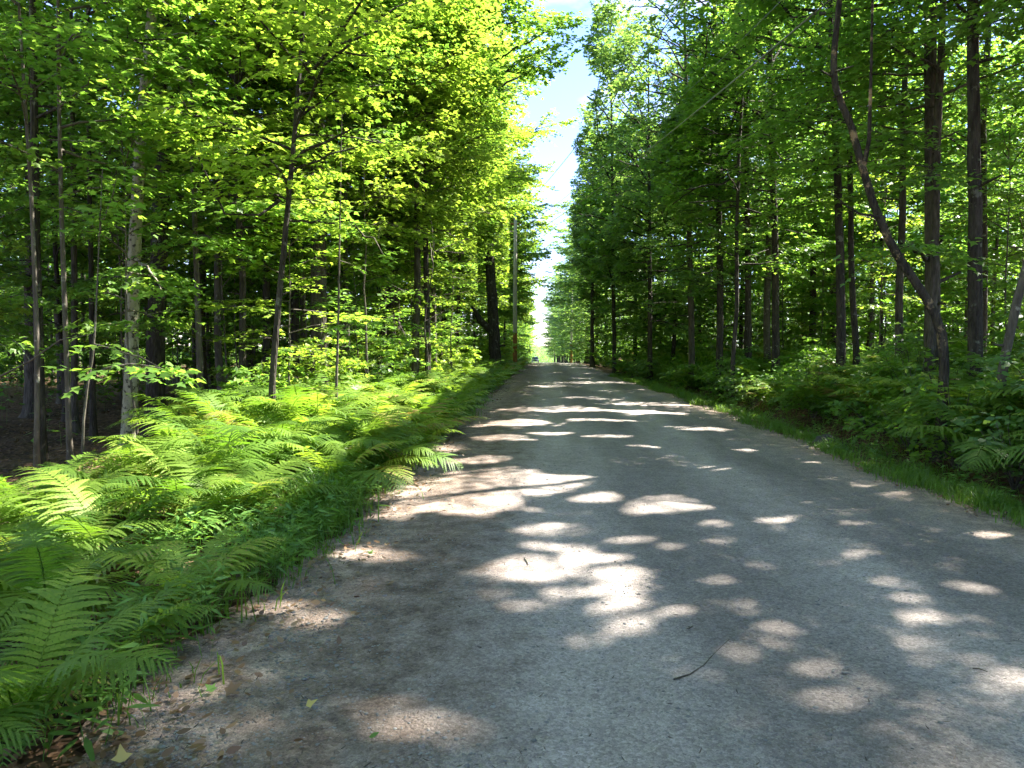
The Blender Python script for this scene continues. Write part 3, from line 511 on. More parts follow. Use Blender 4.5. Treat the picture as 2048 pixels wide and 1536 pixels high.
# ---- prototypes copied for the woods
PROTO = {}
def proto(key, **kw):
    o = tree('maple_tree', '', 'tree', (0, 0), record=False, **kw); PROTO[key] = [(c.name.split('.')[0], c.data) for c in o.children]
    for c in list(o.children): bpy.data.objects.remove(c)
    bpy.data.objects.remove(o)
_corr = corridor; corridor = lambda P, s: np.ones(len(P), bool)      # prototypes are grown in the open
_gz = gz; gz = lambda x, y: np.zeros_like(np.asarray(x, float)) if np.ndim(x) else 0.0
_CAM = CAM; CAM = np.array([0, 0, -99.])
for k in range(3): proto(('tall', k), dbh=.30, H=18, z0=5.0, nb=38, Rm=4.4, thin=.75, r=RT(400 + k), bark=['bark', 'bark_dark', 'bark'][k], leaf=.17, T=T_KITE)
for k in range(3): proto(('mid', k), dbh=.15, H=11, z0=2.2, nb=34, Rm=3.0, r=RT(410 + k), bark=['bark_slim', 'bark_dark', 'bark_slim'][k], leaf=.15, T=T_KITE)
for k in range(3): proto(('sapling', k), dbh=.05, H=5.4, z0=1.5, nb=26, Rm=1.7, r=RT(420 + k), bark='bark_slim', leaf=.12, T=T_TRI, leafm=['leaf', 'leaf_pale', 'leaf'][k], thin=1.0)
for k in range(2): proto(('edge', k), dbh=.35, H=16, z0=1.8, nb=50, Rm=4.0, r=RT(430 + k), bark='bark_dark', leaf=.24, T=T_KITE, leafm=['leaf_pale', 'leaf'][k], shape='x', tw=.3, lf=.13)
for k in range(2): proto(('edgec', k), dbh=.35, H=17, z0=1.8, nb=50, Rm=4.0, r=RT(440 + k), bark='bark_dark', leaf=.24, T=T_KITE, leafm='leaf_cool', shape='x', tw=.3, lf=.13)
corridor = _corr; gz = _gz; CAM = _CAM
def put(kind, k, x, y, s, rz, side):
    o = empty('sapling' if kind == 'sapling' else 'maple_tree', (x, y, float(gz(x, y))), rz); o.scale = (s[0], s[0], s[1])
    o['category'] = 'young tree' if kind == 'sapling' else 'tree'
    for nm, me in PROTO[(kind, k)]: link(nm, me, o)
    RAND.append((kind, o, x, y, side)); return o
rr_ = random.Random(11)
occ = [(o.location.x, o.location.y) for o in NAMED] + [(a[2], a[3]) for a in RAND]
def free(x, y, d): return all((x - a) ** 2 + (y - b) ** 2 > d * d for a, b in occ)
def scatter(n, xr, yr, kinds, dmin, side):
    k = tries = 0
    while k < n and tries < n * 60:
        tries += 1; y = yr[0] + (yr[1] - yr[0]) * rr_.random() ** 1.15; x = rr_.uniform(*xr)
        if side < 0 and (x < at(-80, 700, max(y, 1))[0] - .5): continue
        if side > 0 and y > 14 and x > at(2120, 700, y)[0] + 1: continue
        if side > 0 and x < 24 and y < 25: continue
        if not free(x, y, dmin): continue
        kind = rr_.choice(kinds); s = (rr_.uniform(.8, 1.15), rr_.uniform(.82, 1.15))
        put(kind, rr_.randrange(3), x, y, s, rr_.uniform(0, 6.28), side); occ.append((x, y)); k += 1
scatter(12, (-10, -5.4), (8.5, 20), ['sapling'], 1.0, -1)
scatter(34, (-15, -6.6), (8, 34), ['mid', 'mid', 'tall', 'sapling', 'sapling'], 1.4, -1)
scatter(54, (-34, -8), (12, 56), ['tall', 'mid', 'mid', 'sapling', 'sapling'], 1.8, -1)
scatter(14, (-12, -5.2), (30, 70), ['tall', 'mid', 'sapling'], 2.0, -1)
scatter(20, (9, 17), (24, 50), ['tall', 'mid', 'mid', 'sapling'], 1.8, 1)
scatter(50, (11, 36), (14, 60), ['tall', 'mid', 'mid', 'sapling', 'sapling'], 1.8, 1)
# saplings on the right inside the carved zone are low, so they cast no shade on the road
for x, y in [(9.5, 15.5), (11.5, 16.8), (13.0, 21), (9.2, 21), (10.2, 23), (8.6, 27), (14.5, 17)]:
    put('sapling', rr_.randrange(3), x, y, (1, 1), rr_.uniform(0, 6), 1)
for x, y in [(-4.6, 13.2), (-5.0, 15.8), (-4.4, 17.4), (-4.7, 20.2), (-4.0, 22.8), (-4.8, 26), (-4.1, 30.5), (-5.0, 33), (-5.6, 37), (-5.2, 18.9), (-5.9, 23.6)]:
    put('sapling', rr_.randrange(3), x, y, (1.0, rr_.uniform(.55, .85)), rr_.uniform(0, 6), -1)
# far roadside rows
y = 60.
while y < 235:
    put('edge', rr_.randrange(2), -4.0 - rr_.uniform(0, .8) - 1.0 * float(ss(y, 90, 180)), y + rr_.uniform(-1, 1), (rr_.uniform(.95, 1.25), rr_.uniform(.7, 1.0)), rr_.uniform(0, 6.28), -1)
    put('edgec', rr_.randrange(2), 4.7 - .9 * float(ss(y, 90, 180)) + rr_.uniform(0, .8), y + rr_.uniform(-1, 1), (rr_.uniform(1.05, 1.35), rr_.uniform(.72, 1.0)), rr_.uniform(0, 6.28), 1)
    y += 5.5 + y * .02
# behind the camera: unseen maples added to hold back sky light
for x, y in [(-6, -3), (-8.5, 2.5), (-7, -9), (7.5, -4), (9, -9), (-12, -4), (-5.4, -6.5), (-5, -13), (-9.5, -1), (-10, -13), (6.8, -8), (6.8, -13), (11, -2.5), (11.5, -6), (-5, -19), (6.5, -19), (-1.5, -27), (2.5, -29), (-6, -25), (7, -25)]:
    put('tall', rr_.randrange(3), x, y, (1, 1), rr_.uniform(0, 6.28), 1 if x > 0 else -1)

# labels for the unnamed trees: relation to the landmark trunk in front of them
from collections import defaultdict
buckets = defaultdict(list)
for kind, o, x, yy, side in RAND:
    u, v = proj(np.array([x, yy, 1.6]))
    if yy < 1 or u < -60 or u > 2110: buckets[('out', side)].append((yy, kind, o)); continue
    if yy >= 60 and abs(x) < 8: buckets[('row', side)].append((yy, kind, o)); continue
    m = mark(float(u), side); rel = 'behind' if yy > m[1] else 'in front of'
    buckets[(m[3], rel, 'young leafy sapling' if kind == 'sapling' else ('slim maple' if kind == 'mid' else 'tall maple'))].append((yy, kind, o))
for key, lst in buckets.items():
    lst.sort(key=lambda a: a[0])
    for j, (yy, kind, o) in enumerate(lst):
        j = min(j, 29)
        if key[0] == 'out':
            tag(o, '%s woodland maple rooted out of view past the %s of the picture' % (ORD[j], 'right edge' if key[1] > 0 else 'left edge'), group='trees just outside the picture'); continue
        if key[0] == 'row':
            nm = 'sunlit roadside maple on the left verge' if key[1] < 0 else 'shaded roadside maple on the right verge'
            if j < 29: tag(o, '%s %s, beyond %s' % (ORD[j], nm, 'the utility pole' if key[1] < 0 else 'the tall roadside maple'), group='far roadside trees')
            else: tag(o, '%s, among the smallest near the vanishing point' % nm, group='far roadside trees')
            continue
        nb_ = '%s %s %s' % (key[2], key[1], key[0].replace(' on the right', ''))
        tag(o, '%s %s' % (ORD[j], nb_) if len(lst) > 1 else nb_, group='trees of the woods')

# ------------------------------------------------------------------ far-off woods that read as one mass
def thicket():
    r = RT(51); br = []
    def z_(x, y): return float(gz(x, y))
    spots = []
    for i in range(330): spots.append((-r.uniform(8, 27), r.uniform(17, 66)))
    for i in range(420): spots.append((r.uniform(9, 30), r.uniform(20, 70)))
    for i in range(130): spots.append((-r.uniform(4.6, 9), r.uniform(34, 90)))
    for i in range(130): spots.append((r.uniform(6.5, 10), r.uniform(34, 90)))
    for i in range(110): q = r.uniform(38, 110); spots.append((3.9 - 1.0 * float(ss(q, 90, 180)) + r.uniform(0, 3.4), q))
    for i in range(110): q = r.uniform(60, 120); spots.append((-2.6 - r.uniform(0, 3.0), q))
    for x, y in spots:
        top = r.uniform(1.0, 3.8); a = r.uniform(0, 6.28)
        for k in range(int(3 + top * 2)):
            z = z_(x, y) + top * (k + 1) / (3 + top * 2) + .15; br.append((np.array([x, y, z]), a + k * 2.4, r.uniform(.5, 1.3), R(r.uniform(0, 35)), .2))
    V, Fc = grow(r, br, .17, T_KITE, None, None, tw_step=.26, lf_step=.13, flatn=.4)
    tag(link('thicket', raw_mesh('thicket', V, [Fc], M['leaf'])), 'knee to head high leafy undergrowth filling the woods between the far trunks', 'undergrowth', kind='stuff')
thicket()
def distant():
    r = RT(50); P = []; Tb = Tubes()
    def clump(x, y, z, rad, n):
        d = r.normal(0, 1, (n, 3)); d /= np.linalg.norm(d, axis=1)[:, None]; q = d * (rad * r.uniform(.4, 1, n) ** .5)[:, None] * [1, 1, .6]; P.append(q + [x, y, z])
    for i in range(5200):
        side = -1 if r.random() < .5 else 1; q = r.random()
        if q < .45: y = r.uniform(4, 64); x = side * r.uniform(26 if side < 0 else 28, 50)
        elif q < .85: y = r.uniform(56, 86); x = side * r.uniform(9, 52)
        else: y = r.uniform(86, 190); x = side * r.uniform(9, 26)
        z0 = float(gz(x, y)); low = r.random() < .5; clump(x, y, z0 + (r.uniform(.2, 6) if low else r.uniform(3, 17)), r.uniform(1.0, 2.2), 34)
    for i in range(700):
        y = r.uniform(238, 270); x = r.uniform(-30, 30); clump(x, y, -5 + r.uniform(0, 1) * (12 + 8 * min(1, abs(x + 1) / 9)), r.uniform(1.5, 3), 60)
    for i in range(420): spots.append((r.uniform(9, 30), r.uniform(20, 70)))
    for i in range(130): spots.append((-r.uniform(4.6, 9), r.uniform(34, 90)))
    for i in range(130): spots.append((r.uniform(6.5, 10), r.uniform(34, 90)))
    for i in range(110): q = r.uniform(38, 110); spots.append((3.9 - 1.0 * float(ss(q, 90, 180)) + r.uniform(0, 3.4), q))
    for i in range(110): q = r.uniform(60, 120); spots.append((-2.6 - r.uniform(0, 3.0), q))
    for x, y in spots:
        top = r.uniform(1.0, 3.8); a = r.uniform(0, 6.28)
        for k in range(int(3 + top * 2)):
            z = z_(x, y) + top * (k + 1) / (3 + top * 2) + .15; br.append((np.array([x, y, z]), a + k * 2.4, r.uniform(.5, 1.3), R(r.uniform(0, 35)), .2))
    V, Fc = grow(r, br, .17, T_KITE, None, None, tw_step=.26, lf_step=.13, flatn=.4)
    tag(link('thicket', raw_mesh('thicket', V, [Fc], M['leaf'])), 'knee to head high leafy undergrowth filling the woods between the far trunks', 'undergrowth', kind='stuff')
thicket()
def distant():
    r = RT(50); P = []; Tb = Tubes()
    def clump(x, y, z, rad, n):
        d = r.normal(0, 1, (n, 3)); d /= np.linalg.norm(d, axis=1)[:, None]; q = d * (rad * r.uniform(.4, 1, n) ** .5)[:, None] * [1, 1, .6]; P.append(q + [x, y, z])
    for i in range(5200):
        side = -1 if r.random() < .5 else 1; q = r.random()
        if q < .45: y = r.uniform(4, 64); x = side * r.uniform(26 if side < 0 else 28, 50)
        elif q < .85: y = r.uniform(56, 86); x = side * r.uniform(9, 52)
        else: y = r.uniform(86, 190); x = side * r.uniform(9, 26)
        z0 = float(gz(x, y)); low = r.random() < .5; clump(x, y, z0 + (r.uniform(.2, 6) if low else r.uniform(3, 17)), r.uniform(1.0, 2.2), 34)
    for i in range(260):
        y = r.uniform(238, 262); x = r.uniform(-26, 26); clump(x, y, -3.5 + r.uniform(0, 8) * r.random(), r.uniform(1.5, 3), 60)
    for i in range(420):
        side = -1 if r.random() < .5 else 1; y = r.uniform(10, 120); x = side * r.uniform(24, 60) if y < 66 else side * r.uniform(9, 40); z0 = float(gz(x, y))
        Tb.add([(x, y, z0 - .2), (x + r.normal(0, .2), y, z0 + 6), (x + r.normal(0, .5), y, z0 + 16)], [r.uniform(.08, .22)] * 2 + [.05], 6)
    P = np.concatenate(P); n = len(P); V, Fc = leaf_arrays(P, r.normal(0, 1, (n, 3)) * [1, 1, .3], np.array([0, 0, 1.]) + r.normal(0, .5, (n, 3)), r.uniform(.22, .38, n), T_KITE)
    TV = np.concatenate(Tb.V); TQ = np.concatenate(Tb.Q) + len(V)
    me = raw_mesh('distant_woods', np.concatenate([V, TV]), [Fc, TQ], [M['leaf'], M['bark_dark']], np.concatenate([np.zeros(len(Fc)), np.ones(len(TQ))]))
    tag(link('distant_woods', me), 'dense green woods far back beyond the nearer trunks', 'woods', kind='stuff')
distant()

# ------------------------------------------------------------------ ferns
def frond_arrays(r, Lf, lod, rise=72, tip=-18):
    """frond growing from the origin along +X, arching; pinnae on both sides"""
    n = 30 if lod == 0 else 20
    t = np.linspace(0, 1, 40); ang = np.radians(rise + (tip - rise) * t ** 1.25); seg_ = Lf / 39
    px_ = np.concatenate([[0], np.cumsum(np.cos(ang[:-1]) * seg_)]); pz_ = np.concatenate([[0], np.cumsum(np.sin(ang[:-1]) * seg_)])
    sway = r.normal(0, .06) * Lf * t ** 2
    V = []; Fq = []; nv = 0
    tb = Tubes(); q = [0, 8, 16, 24, 32, 39]; tb.add(np.stack([px_[q], sway[q], pz_[q]], -1), .0045 * (1 - t[q] * .8), 4)
    ts = np.linspace(.16, .985, n); tipz = []
    for tj in ts:
        a = np.interp(tj, t, ang); p = np.array([np.interp(tj, t, px_), np.interp(tj, t, sway), np.interp(tj, t, pz_)])
        fw = np.array([cos(a), 0, sin(a)]); up = np.array([-sin(a), 0, cos(a)])
        s = (tj - .16) / .84; lp = Lf * .21 * (sin(pi * min(1, .13 + s * .87)) ** .75 if s < .98 else .12) * r.uniform(.9, 1.1); lp = max(lp, Lf * .012)
        for sd in (-1, 1):
            ga = R(76 - 34 * s) + r.normal(0, .05); d = np.array([0, sd, 0]) * sin(ga) + fw * cos(ga); d = d + up * r.normal(.02, .08)
            nrm = up * .95 - np.array([0, sd, 0]) * .1; nrm = nrm / np.linalg.norm(nrm); lat = np.cross(nrm, d); drp = -.28 * lp + r.normal(0, .05) * lp
            wp = max(.088 * lp, .004) if lod == 0 else max(.125 * lp, .007)
            def cen(k): return p + d * lp * k + np.array([0, 0, 1]) * drp * k * k
            if lod == 0:
                m = 9; ks = np.linspace(.02, .97, m)
                for k in ks:
                    c0 = cen(k); c1 = cen(min(1, k + 1 / m * .95)); ww = wp * (1 - k) ** .55 * (1.0 if k > .1 else .8)
                    for s2 in (-1, 1):
                        tipv = c1 * .72 + c0 * .28 + lat * s2 * ww + (c1 - c0) * .55
                        mid = c0 + lat * s2 * ww * .62 - (c1 - c0) * .0
                        V += [c0, mid, tipv, c1]; Fq.append((nv, nv + 1, nv + 2, nv + 3) if s2 > 0 else (nv, nv + 3, nv + 2, nv + 1)); nv += 4
            else:
                prs = [(0, .55), (.22, 1.), (.34, .62), (.5, .92), (.62, .5), (.78, .6), (.86, .28)]
                lft = [cen(k) + lat * wp * ww for k, ww in prs]; rgt = [cen(k) - lat * wp * ww for k, ww in prs]
                V += lft + rgt + [cen(1.0)]; m = len(prs)
                for k in range(m - 1): Fq.append((nv + k, nv + k + 1, nv + m + k + 1, nv + m + k))
                Fq.append((nv + m - 1, nv + 2 * m, nv + 2 * m, nv + 2 * m - 1)); nv += 2 * m + 1
    V = np.array(V); Q = np.array([f for f in Fq if len(set(f)) == 4], np.int32)
    tri = np.array([(f[0], f[1], f[3]) for f in Fq if len(set(f)) == 3], np.int32).reshape(-1, 3)
    TV = np.concatenate(tb.V); TQ = np.concatenate(tb.Q) + len(V)
    return np.concatenate([V, TV]), np.concatenate([Q, TQ]), tri
fr_near = []
for k in range(7):
    r = RT(500 + k); V, Q, t3 = frond_arrays(r, 1.0, 0, rise=[74, 66, 58, 50, 70, 62, 45][k], tip=[-8, -20, -28, -35, -30, -5, -40][k]); fr_near.append(raw_mesh('frond', V, [Q] + ([t3] if len(t3) else []), M['fern']))
def fern_single(seed, lod=1):
    r = RT(seed); Vs, Qs, Ts = [], [], []; nv = 0; nf = r.integers(9, 13); g = r.uniform(0, 6)
    for i in range(nf):
        V, Q, t3 = frond_arrays(r, r.uniform(.8, 1.15), lod, rise=r.uniform(45, 78), tip=r.uniform(-38, -5)); a = g + i * 2 * pi / nf + r.normal(0, .2)
        c, s_ = cos(a), sin(a); V = np.stack([V[:, 0] * c - V[:, 1] * s_, V[:, 0] * s_ + V[:, 1] * c, V[:, 2]], -1)
        Vs.append(V); Qs.append(Q + nv); Ts.append(t3 + nv); nv += len(V)
    return raw_mesh('fern', np.concatenate(Vs), [np.concatenate(Qs), np.concatenate(Ts)], M['fern'])
fern_far = [fern_single(520 + k) for k in range(6)]
FERNS = []
def fern(x, y, s, r, near):
    z = float(gz(x, y)) - .02
    if near:
        o = empty('fern', (x, y, z), 0); nf = int(r.integers(8, 12)); g = r.uniform(0, 6.28)
        for i in range(nf):
            c = link('frond', fr_near[int(r.integers(0, 7))], o); c.rotation_euler = (r.normal(0, .1), r.normal(0, .08), g + i * 2 * pi / nf + r.normal(0, .22)); q = s * r.uniform(.75, 1.12); c.scale = (q, q * r.uniform(.9, 1.15), q)
    else:
        o = link('fern', fern_far[int(r.integers(0, 6))], None, (x, y, z)); o.rotation_euler = (0, 0, r.uniform(0, 6.28)); o.scale = (s, s, s * r.uniform(.85, 1.1))
    o['category'] = 'fern'; FERNS.append((o, x, y)); return o
r = RT(60); fl = []
def inner(y): return -4.15 - .07 * min(y, 16) + (.9 * ss(y, 16, 26))
y = 2.2
while y < 72:
    st = .50 + .012 * y; e = float(edgeL(y)); x = e - .42
    while x > inner(y):
        fx, fy = x + r.uniform(-.16, .16), y + r.uniform(-.2, .2)
        gap = (4.9 < fy < 7.6 and fx > e - .95) or (fy < 6 and fx > e - .5 and r.random() < .35)
        if not gap and r.random() < .93: fl.append((fx, fy))
        x -= st * 1.08
    y += st
big = [(at(640, 900, 8.4)[0], 8.4), (at(760, 900, 8.6)[0], 8.6), (at(560, 900, 8.8)[0], 8.8)]
for fx, fy in fl: fern(fx, fy, (.82 if fy < 4.5 else 1.18 if 7 < fy < 15 else 1.06) * r.uniform(.85, 1.15), r, fy < 10.5)
for fx, fy in big: fern(fx, fy, 1.1, r, True)
nleft = len(FERNS)
y = 6.5
while y < 62:
    st = .66 + .02 * y; x = 5.75 + r.uniform(0, .3) - .7 * float(ss(y, 18, 42))
    while x < 9.2:
        if r.random() < .88: fern(x + r.uniform(-.2, .2), y + r.uniform(-.25, .25), (1.5 if y < 16 else 1.3) * r.uniform(.8, 1.2), r, y < 10.5 and r.random() < .5)
        x += st * 1.1
    y += st
# fern labels: by landmark and by row counted from the camera
fb = defaultdict(list)
FZ = [(-400, 130, 'the leftmost leaning trunk'), (130, 340, 'the pale mottled trunk'), (340, 470, 'the lone slender trunk'), (470, 590, 'the curving thin trunk'), (590, 720, 'the thick grey trunk'), (720, 880, 'the streaked grey trunk'), (880, 1009, 'the big black trunk'), (1009, 1085, 'the utility pole'),
      (1085, 1270, 'the tall roadside maple'), (1270, 1345, 'the dark trunk nearest the road'), (1345, 1420, 'the splintered brown trunk'), (1420, 1610, 'the middle dark trunk on the right'), (1610, 1780, 'the dark trunk with companion'), (1780, 1915, 'the crooked trunk'), (1915, 2500, 'the thick dark trunk at far right')]
for o, x, y in FERNS:
    u = float(proj(np.array([x, y, .5]))[0]); z = next((q[2] for q in FZ if q[0] <= u < q[1]), 'the leftmost leaning trunk')
    e = (x > float(edgeL(y)) - .75) if x < 0 else (x < 6.5); fb[(z, 'left' if x < 0 else 'right', e)].append((y, o, y))
for (z, sd, e), lst in fb.items():
    lst.sort(key=lambda a: a[0])
    for j, (_, o, y) in enumerate(lst):
        what = ('bright green fern' if y > 5.3 else 'dark green fern') if sd == 'left' else 'shaded green fern'
        where = ('at the gravel edge' if e else 'inside the bed') if sd == 'left' else ('behind the grass verge' if e else 'up the bank')
        if j < 30: tag(o, '%s %s %s below %s' % (ORD[j], what, where, z), group='ferns %s of the road' % sd)
        else: tag(o, 'tiny far %s %s below %s' % (what, where, z), group='far ferns %s of the road below %s' % (sd, z))

# ------------------------------------------------------------------ herbs, grass, litter, gravel (nobody could count them)
def herbs(name, label, pts, hgt, T, size, m, seed, nl=12, spread=.5):
    r = RT(seed); P, D, S = [], [], []; tb = Tubes()
    for (x, y) in pts:
        z = float(gz(x, y)); H_ = hgt * r.uniform(.5, 1.15); lean = r.normal(0, .18, 2); a0 = r.uniform(0, 6.28); k = int(nl * r.uniform(.7, 1.2))
        for j in range(k):
            t = .25 + .75 * (j + 1) / k; a = a0 + j * 2.4; p = np.array([x + lean[0] * H_ * t, y + lean[1] * H_ * t, z + H_ * t]); d = np.array([cos(a), sin(a), r.normal(.1, .25)])
            P.append(p + d * spread * size * r.uniform(0, 1.2)); D.append(d); S.append(size * r.uniform(.6, 1.2) * (1.1 - .4 * t))
        tb.add([(x, y, z - .02), (x + lean[0] * H_, y + lean[1] * H_, z + H_)], [.003, .0015], 3)
    P = np.array(P); n = len(P); V, Fc = leaf_arrays(P, np.array(D), np.array([0, 0, 1.]) + r.normal(0, .35, (n, 3)), np.array(S), T, fold=.2)
    TV = np.concatenate(tb.V); TQ = np.concatenate(tb.Q) + len(V)
    return tag(link(name, raw_mesh(name, np.concatenate([V, TV]), [Fc, TQ], m)), label, 'plants', kind='stuff')
r = RT(70)
hp = [(float(edgeL(y)) - abs(r.normal(.12, .35)), y) for y in r.uniform(2.6, 30, 620)] + [(-1.75 - r.uniform(0, 1.1), r.uniform(4.7, 7.9)) for _ in range(210)]
herbs('undergrowth', 'low narrow-leaved herbs along the left gravel edge between the ferns', hp, .34, T_LANCE, .13, M['herb'], 71, 14)
hp = [(r.uniform(5.3, 9.8) - .6 * float(ss(y, 18, 42)), y) for y in 4 + 34 * r.random(2000) ** 1.3]
herbs('undergrowth', 'broad-leaved weeds covering the shaded bank right of the road', hp, .85, T_OVAL, .13, M['herb'], 72, 12)
hp = [(r.uniform(4.4, 6.0) - .7 * float(ss(y, 18, 42)), y) for y in 4 + 30 * r.random(520) ** 1.3]
herbs('undergrowth', 'fine low weeds mixed into the grass verge right of the road', hp, .3, T_LANCE, .11, M['herb'], 73, 12)
hp = [((-1 if r.random() < .5 else 1) * r.uniform(6.5, 34), r.uniform(7, 60)) for _ in range(900)]
hp = [(x if x < 0 else x + 3, y) for x, y in hp]
herbs('undergrowth', 'scattered seedlings on the dark forest floor between the trunks', hp, .8, T_KITE, .17, M['herb'], 74, 12, 1.4)
def grass(name, label, pts, h, seed):
    r = RT(seed); pts = np.array(pts); n = len(pts); z = gz(pts[:, 0], pts[:, 1]); a = r.uniform(0, 6.28, n); H_ = h * r.uniform(.4, 1.2, n) * np.clip(.95 + .55 * smooth_noise(pts[:, 0] * 2.2, pts[:, 1] * 1.7), .3, 1.7); wd = r.uniform(.0022, .0045, n) * (1 + pts[:, 1] * .05); b = r.uniform(.2, .9, n) * H_
    base = np.stack([pts[:, 0], pts[:, 1], z], -1); d = np.stack([np.cos(a), np.sin(a), 0 * a], -1); s = np.stack([-np.sin(a), np.cos(a), 0 * a], -1) * wd[:, None]; up = np.array([0, 0, 1.])
    lv = []
    for t, wf in ((0, 1.), (.45, .9), (.8, .55)):
        c = base + up * (H_ * (t - .25 * t ** 3))[:, None] + d * (b * t ** 2)[:, None]; lv += [c - s * wf, c + s * wf]
    lv.append(base + up * (H_ * .78)[:, None] + d * b[:, None])
    V = np.stack(lv, 1).reshape(-1, 3); k = np.arange(n)[:, None] * 7
    Q = np.concatenate([k + np.array([0, 1, 3, 2]), k + np.array([2, 3, 5, 4])]); T3 = k + np.array([4, 5, 6])
    return tag(link(name, raw_mesh(name, V, [Q, T3], M['grass'])), label, 'grass', kind='stuff')
gp = []
for _ in range(1500):
    y = 3.5 + 36 * r.random() ** 1.5; x = float(edgeR(y)) + abs(r.normal(.05, .6)) - .12 * r.random()
    if smooth_noise(x * 1.2, y * .8) > -.45: k = int(r.integers(14, 30)); gp += [(x + r.normal(0, .07), y + r.normal(0, .09)) for _ in range(k)]
grass('grass', 'soft green grass verge along the right side of the gravel road', gp, .16, 80)
gp = []
for cx, cy_, k in [(-1.85, 6.2, 260), (-2.0, 7.0, 260), (-1.8, 5.6, 160), (-2.1, 6.5, 200), (-1.85, 7.9, 120), (-1.75, 9.6, 90), (-2.3, 7.4, 200)] + [(float(edgeL(q)) - r.uniform(0, .35), q, 40) for q in r.uniform(3, 25, 40)]:
    gp += [(cx + r.normal(0, .16), cy_ + r.normal(0, .2)) for _ in range(k)]
grass('grass', 'tufts of long grass at the left gravel edge in front of the ferns', gp, .34, 81)
def litter(name, label, pts, m, size, seed, T=T_OVAL, lift=.012):
    r = RT(seed); pts = np.array(pts); n = len(pts); x, y = pts.T
    z = np.where((x > edgeL(y)) & (x < edgeR(y)), prof(y) + .03 + .05 * (1 - ((x - 1.3) / 3) ** 2).clip(0, 1), gz(x, y)) + lift
    a = r.uniform(0, 6.28, n); V, Fc = leaf_arrays(np.stack([x, y, z], -1), np.stack([np.cos(a), np.sin(a), r.normal(0, .2, n)], -1), np.array([0, 0, 1.]) + r.normal(0, .3, (n, 3)), size * r.uniform(.5, 1.2, n), T, fold=-.25)
    return tag(link(name, raw_mesh(name, V, [Fc], m)), label, 'leaf litter', kind='stuff')
lp = [(float(edgeL(q)) + r.normal(-.02, .3), q) for q in 2.5 + 30 * r.random(3200) ** 1.6] + [(float(edgeR(q)) + r.normal(.02, .16), q) for q in 4 + 36 * r.random(1300) ** 1.5]
litter('leaf_litter', 'dry brown leaves gathered along both edges of the gravel road', lp, M['dead'], .05, 90)
lp = [(-r.uniform(3.2, 24), r.uniform(3, 40)) for _ in range(9000)] + [(r.uniform(7, 26), r.uniform(6, 40)) for _ in range(3000)]
litter('leaf_litter', 'brown leaf carpet on the forest floor under the trees', lp, M['dead'], .09, 91, T_TRI, .02)
lp = [(-1.7 + 5.8 * r.random(), 2.4 + 18 * r.random() ** 1.5) for _ in range(1500)] + [(float(edgeL(q)) + abs(r.normal(0, .7)), q) for q in 2.4 + 14 * r.random(2200) ** 1.5]
litter('leaf_litter', 'tiny dark scraps of bark and leaf strewn over the gravel', lp, M['scrap'], .028, 92, T_LANCE, .006)
def bits(name, label, n, seed):
    r = RT(seed); y = 2.3 + 9 * r.random(n) ** 1.5; left = r.random(n) < .45
    x = np.where(left, edgeL(y) + np.abs(r.normal(0, .6, n)), r.uniform(-1.6, 4.1, n)); s = np.exp(r.normal(-5.5, .45, n)).clip(.0015, .014)
    z = prof(y) + .012 + .05 * (1 - ((x - 1.3) / 3) ** 2).clip(0, 1) - .02 * np.exp(-((x - .2) / .3) ** 2) - .02 * np.exp(-((x - 2.0) / .3) ** 2)
    ico = np.array([(1, 0, 0), (0, 1, 0), (-1, 0, 0), (0, -1, 0), (.6, .6, .62), (-.6, .6, .55), (-.6, -.6, .6), (.6, -.6, .5), (0, 0, .8), (0, 0, -.5)])
    fc = np.array([(0, 1, 4), (1, 2, 5), (2, 3, 6), (3, 0, 7), (4, 1, 5), (5, 2, 6), (6, 3, 7), (7, 0, 4), (4, 5, 8), (5, 6, 8), (6, 7, 8), (7, 4, 8)])
    V = np.stack([x, y, z], -1)[:, None] + (ico[None] * (1 + r.normal(0, .18, (n, 10, 3)))) * s[:, None, None] * np.array([1.2, 1, .75])
    return tag(link(name, raw_mesh(name, V.reshape(-1, 3), [(np.arange(n)[:, None, None] * 10 + fc[None]).reshape(-1, 3)], M['stone'], smooth=True)), label, 'gravel', kind='stuff')
bits('gravel', 'loose small stones and grit on the road surface near the camera', 15000, 95)

def road_z(x, y): return float(prof(y) + .012 + .05 * max(0, 1 - ((x - 1.3) / 3) ** 2))
# ------------------------------------------------------------------ small single things
def stick(name, label, px, rad, rr=0):
    pts = []; 
    for u, v in px:
        q = gpt(u, v, .06); pts.append((q[0], q[1], road_z(q[0], q[1]) + rad * .9))
    pts = np.array(pts); b = pts[0].copy(); t = Tubes(); ex = np.concatenate([pts[:1], pts]); t.add(pts - b, rad * np.linspace(1, .55, len(pts)), 6, .12, RT(rr))
    # closed ends
    o = link(name, t.mesh(name, M['bark_slim']), None, b); return tag(o, label, 'twig')
stick('twig', 'long thin curved twig lying on the grey gravel in the foreground', [(1348, 1360), (1380, 1350), (1408, 1332), (1425, 1313), (1440, 1298), (1458, 1281)], .0048, 1)
stick('twig', 'tiny broken twig above the end of the long curved one', [(1376, 1260), (1386, 1254)], .006, 2)
stick('twig', 'short dark twig near the right edge of the road foreground', [(1946, 1338), (1958, 1338), (1975, 1344)], .004, 3)
stick('twig', 'small reddish twig in the sun patch left of the road centre', [(1049, 1115), (1053, 1121), (1056, 1128)], .006, 4)
stick('twig', 'short twig on the left gravel below the yellow leaf', [(728, 1526), (742, 1516)], .004, 5)
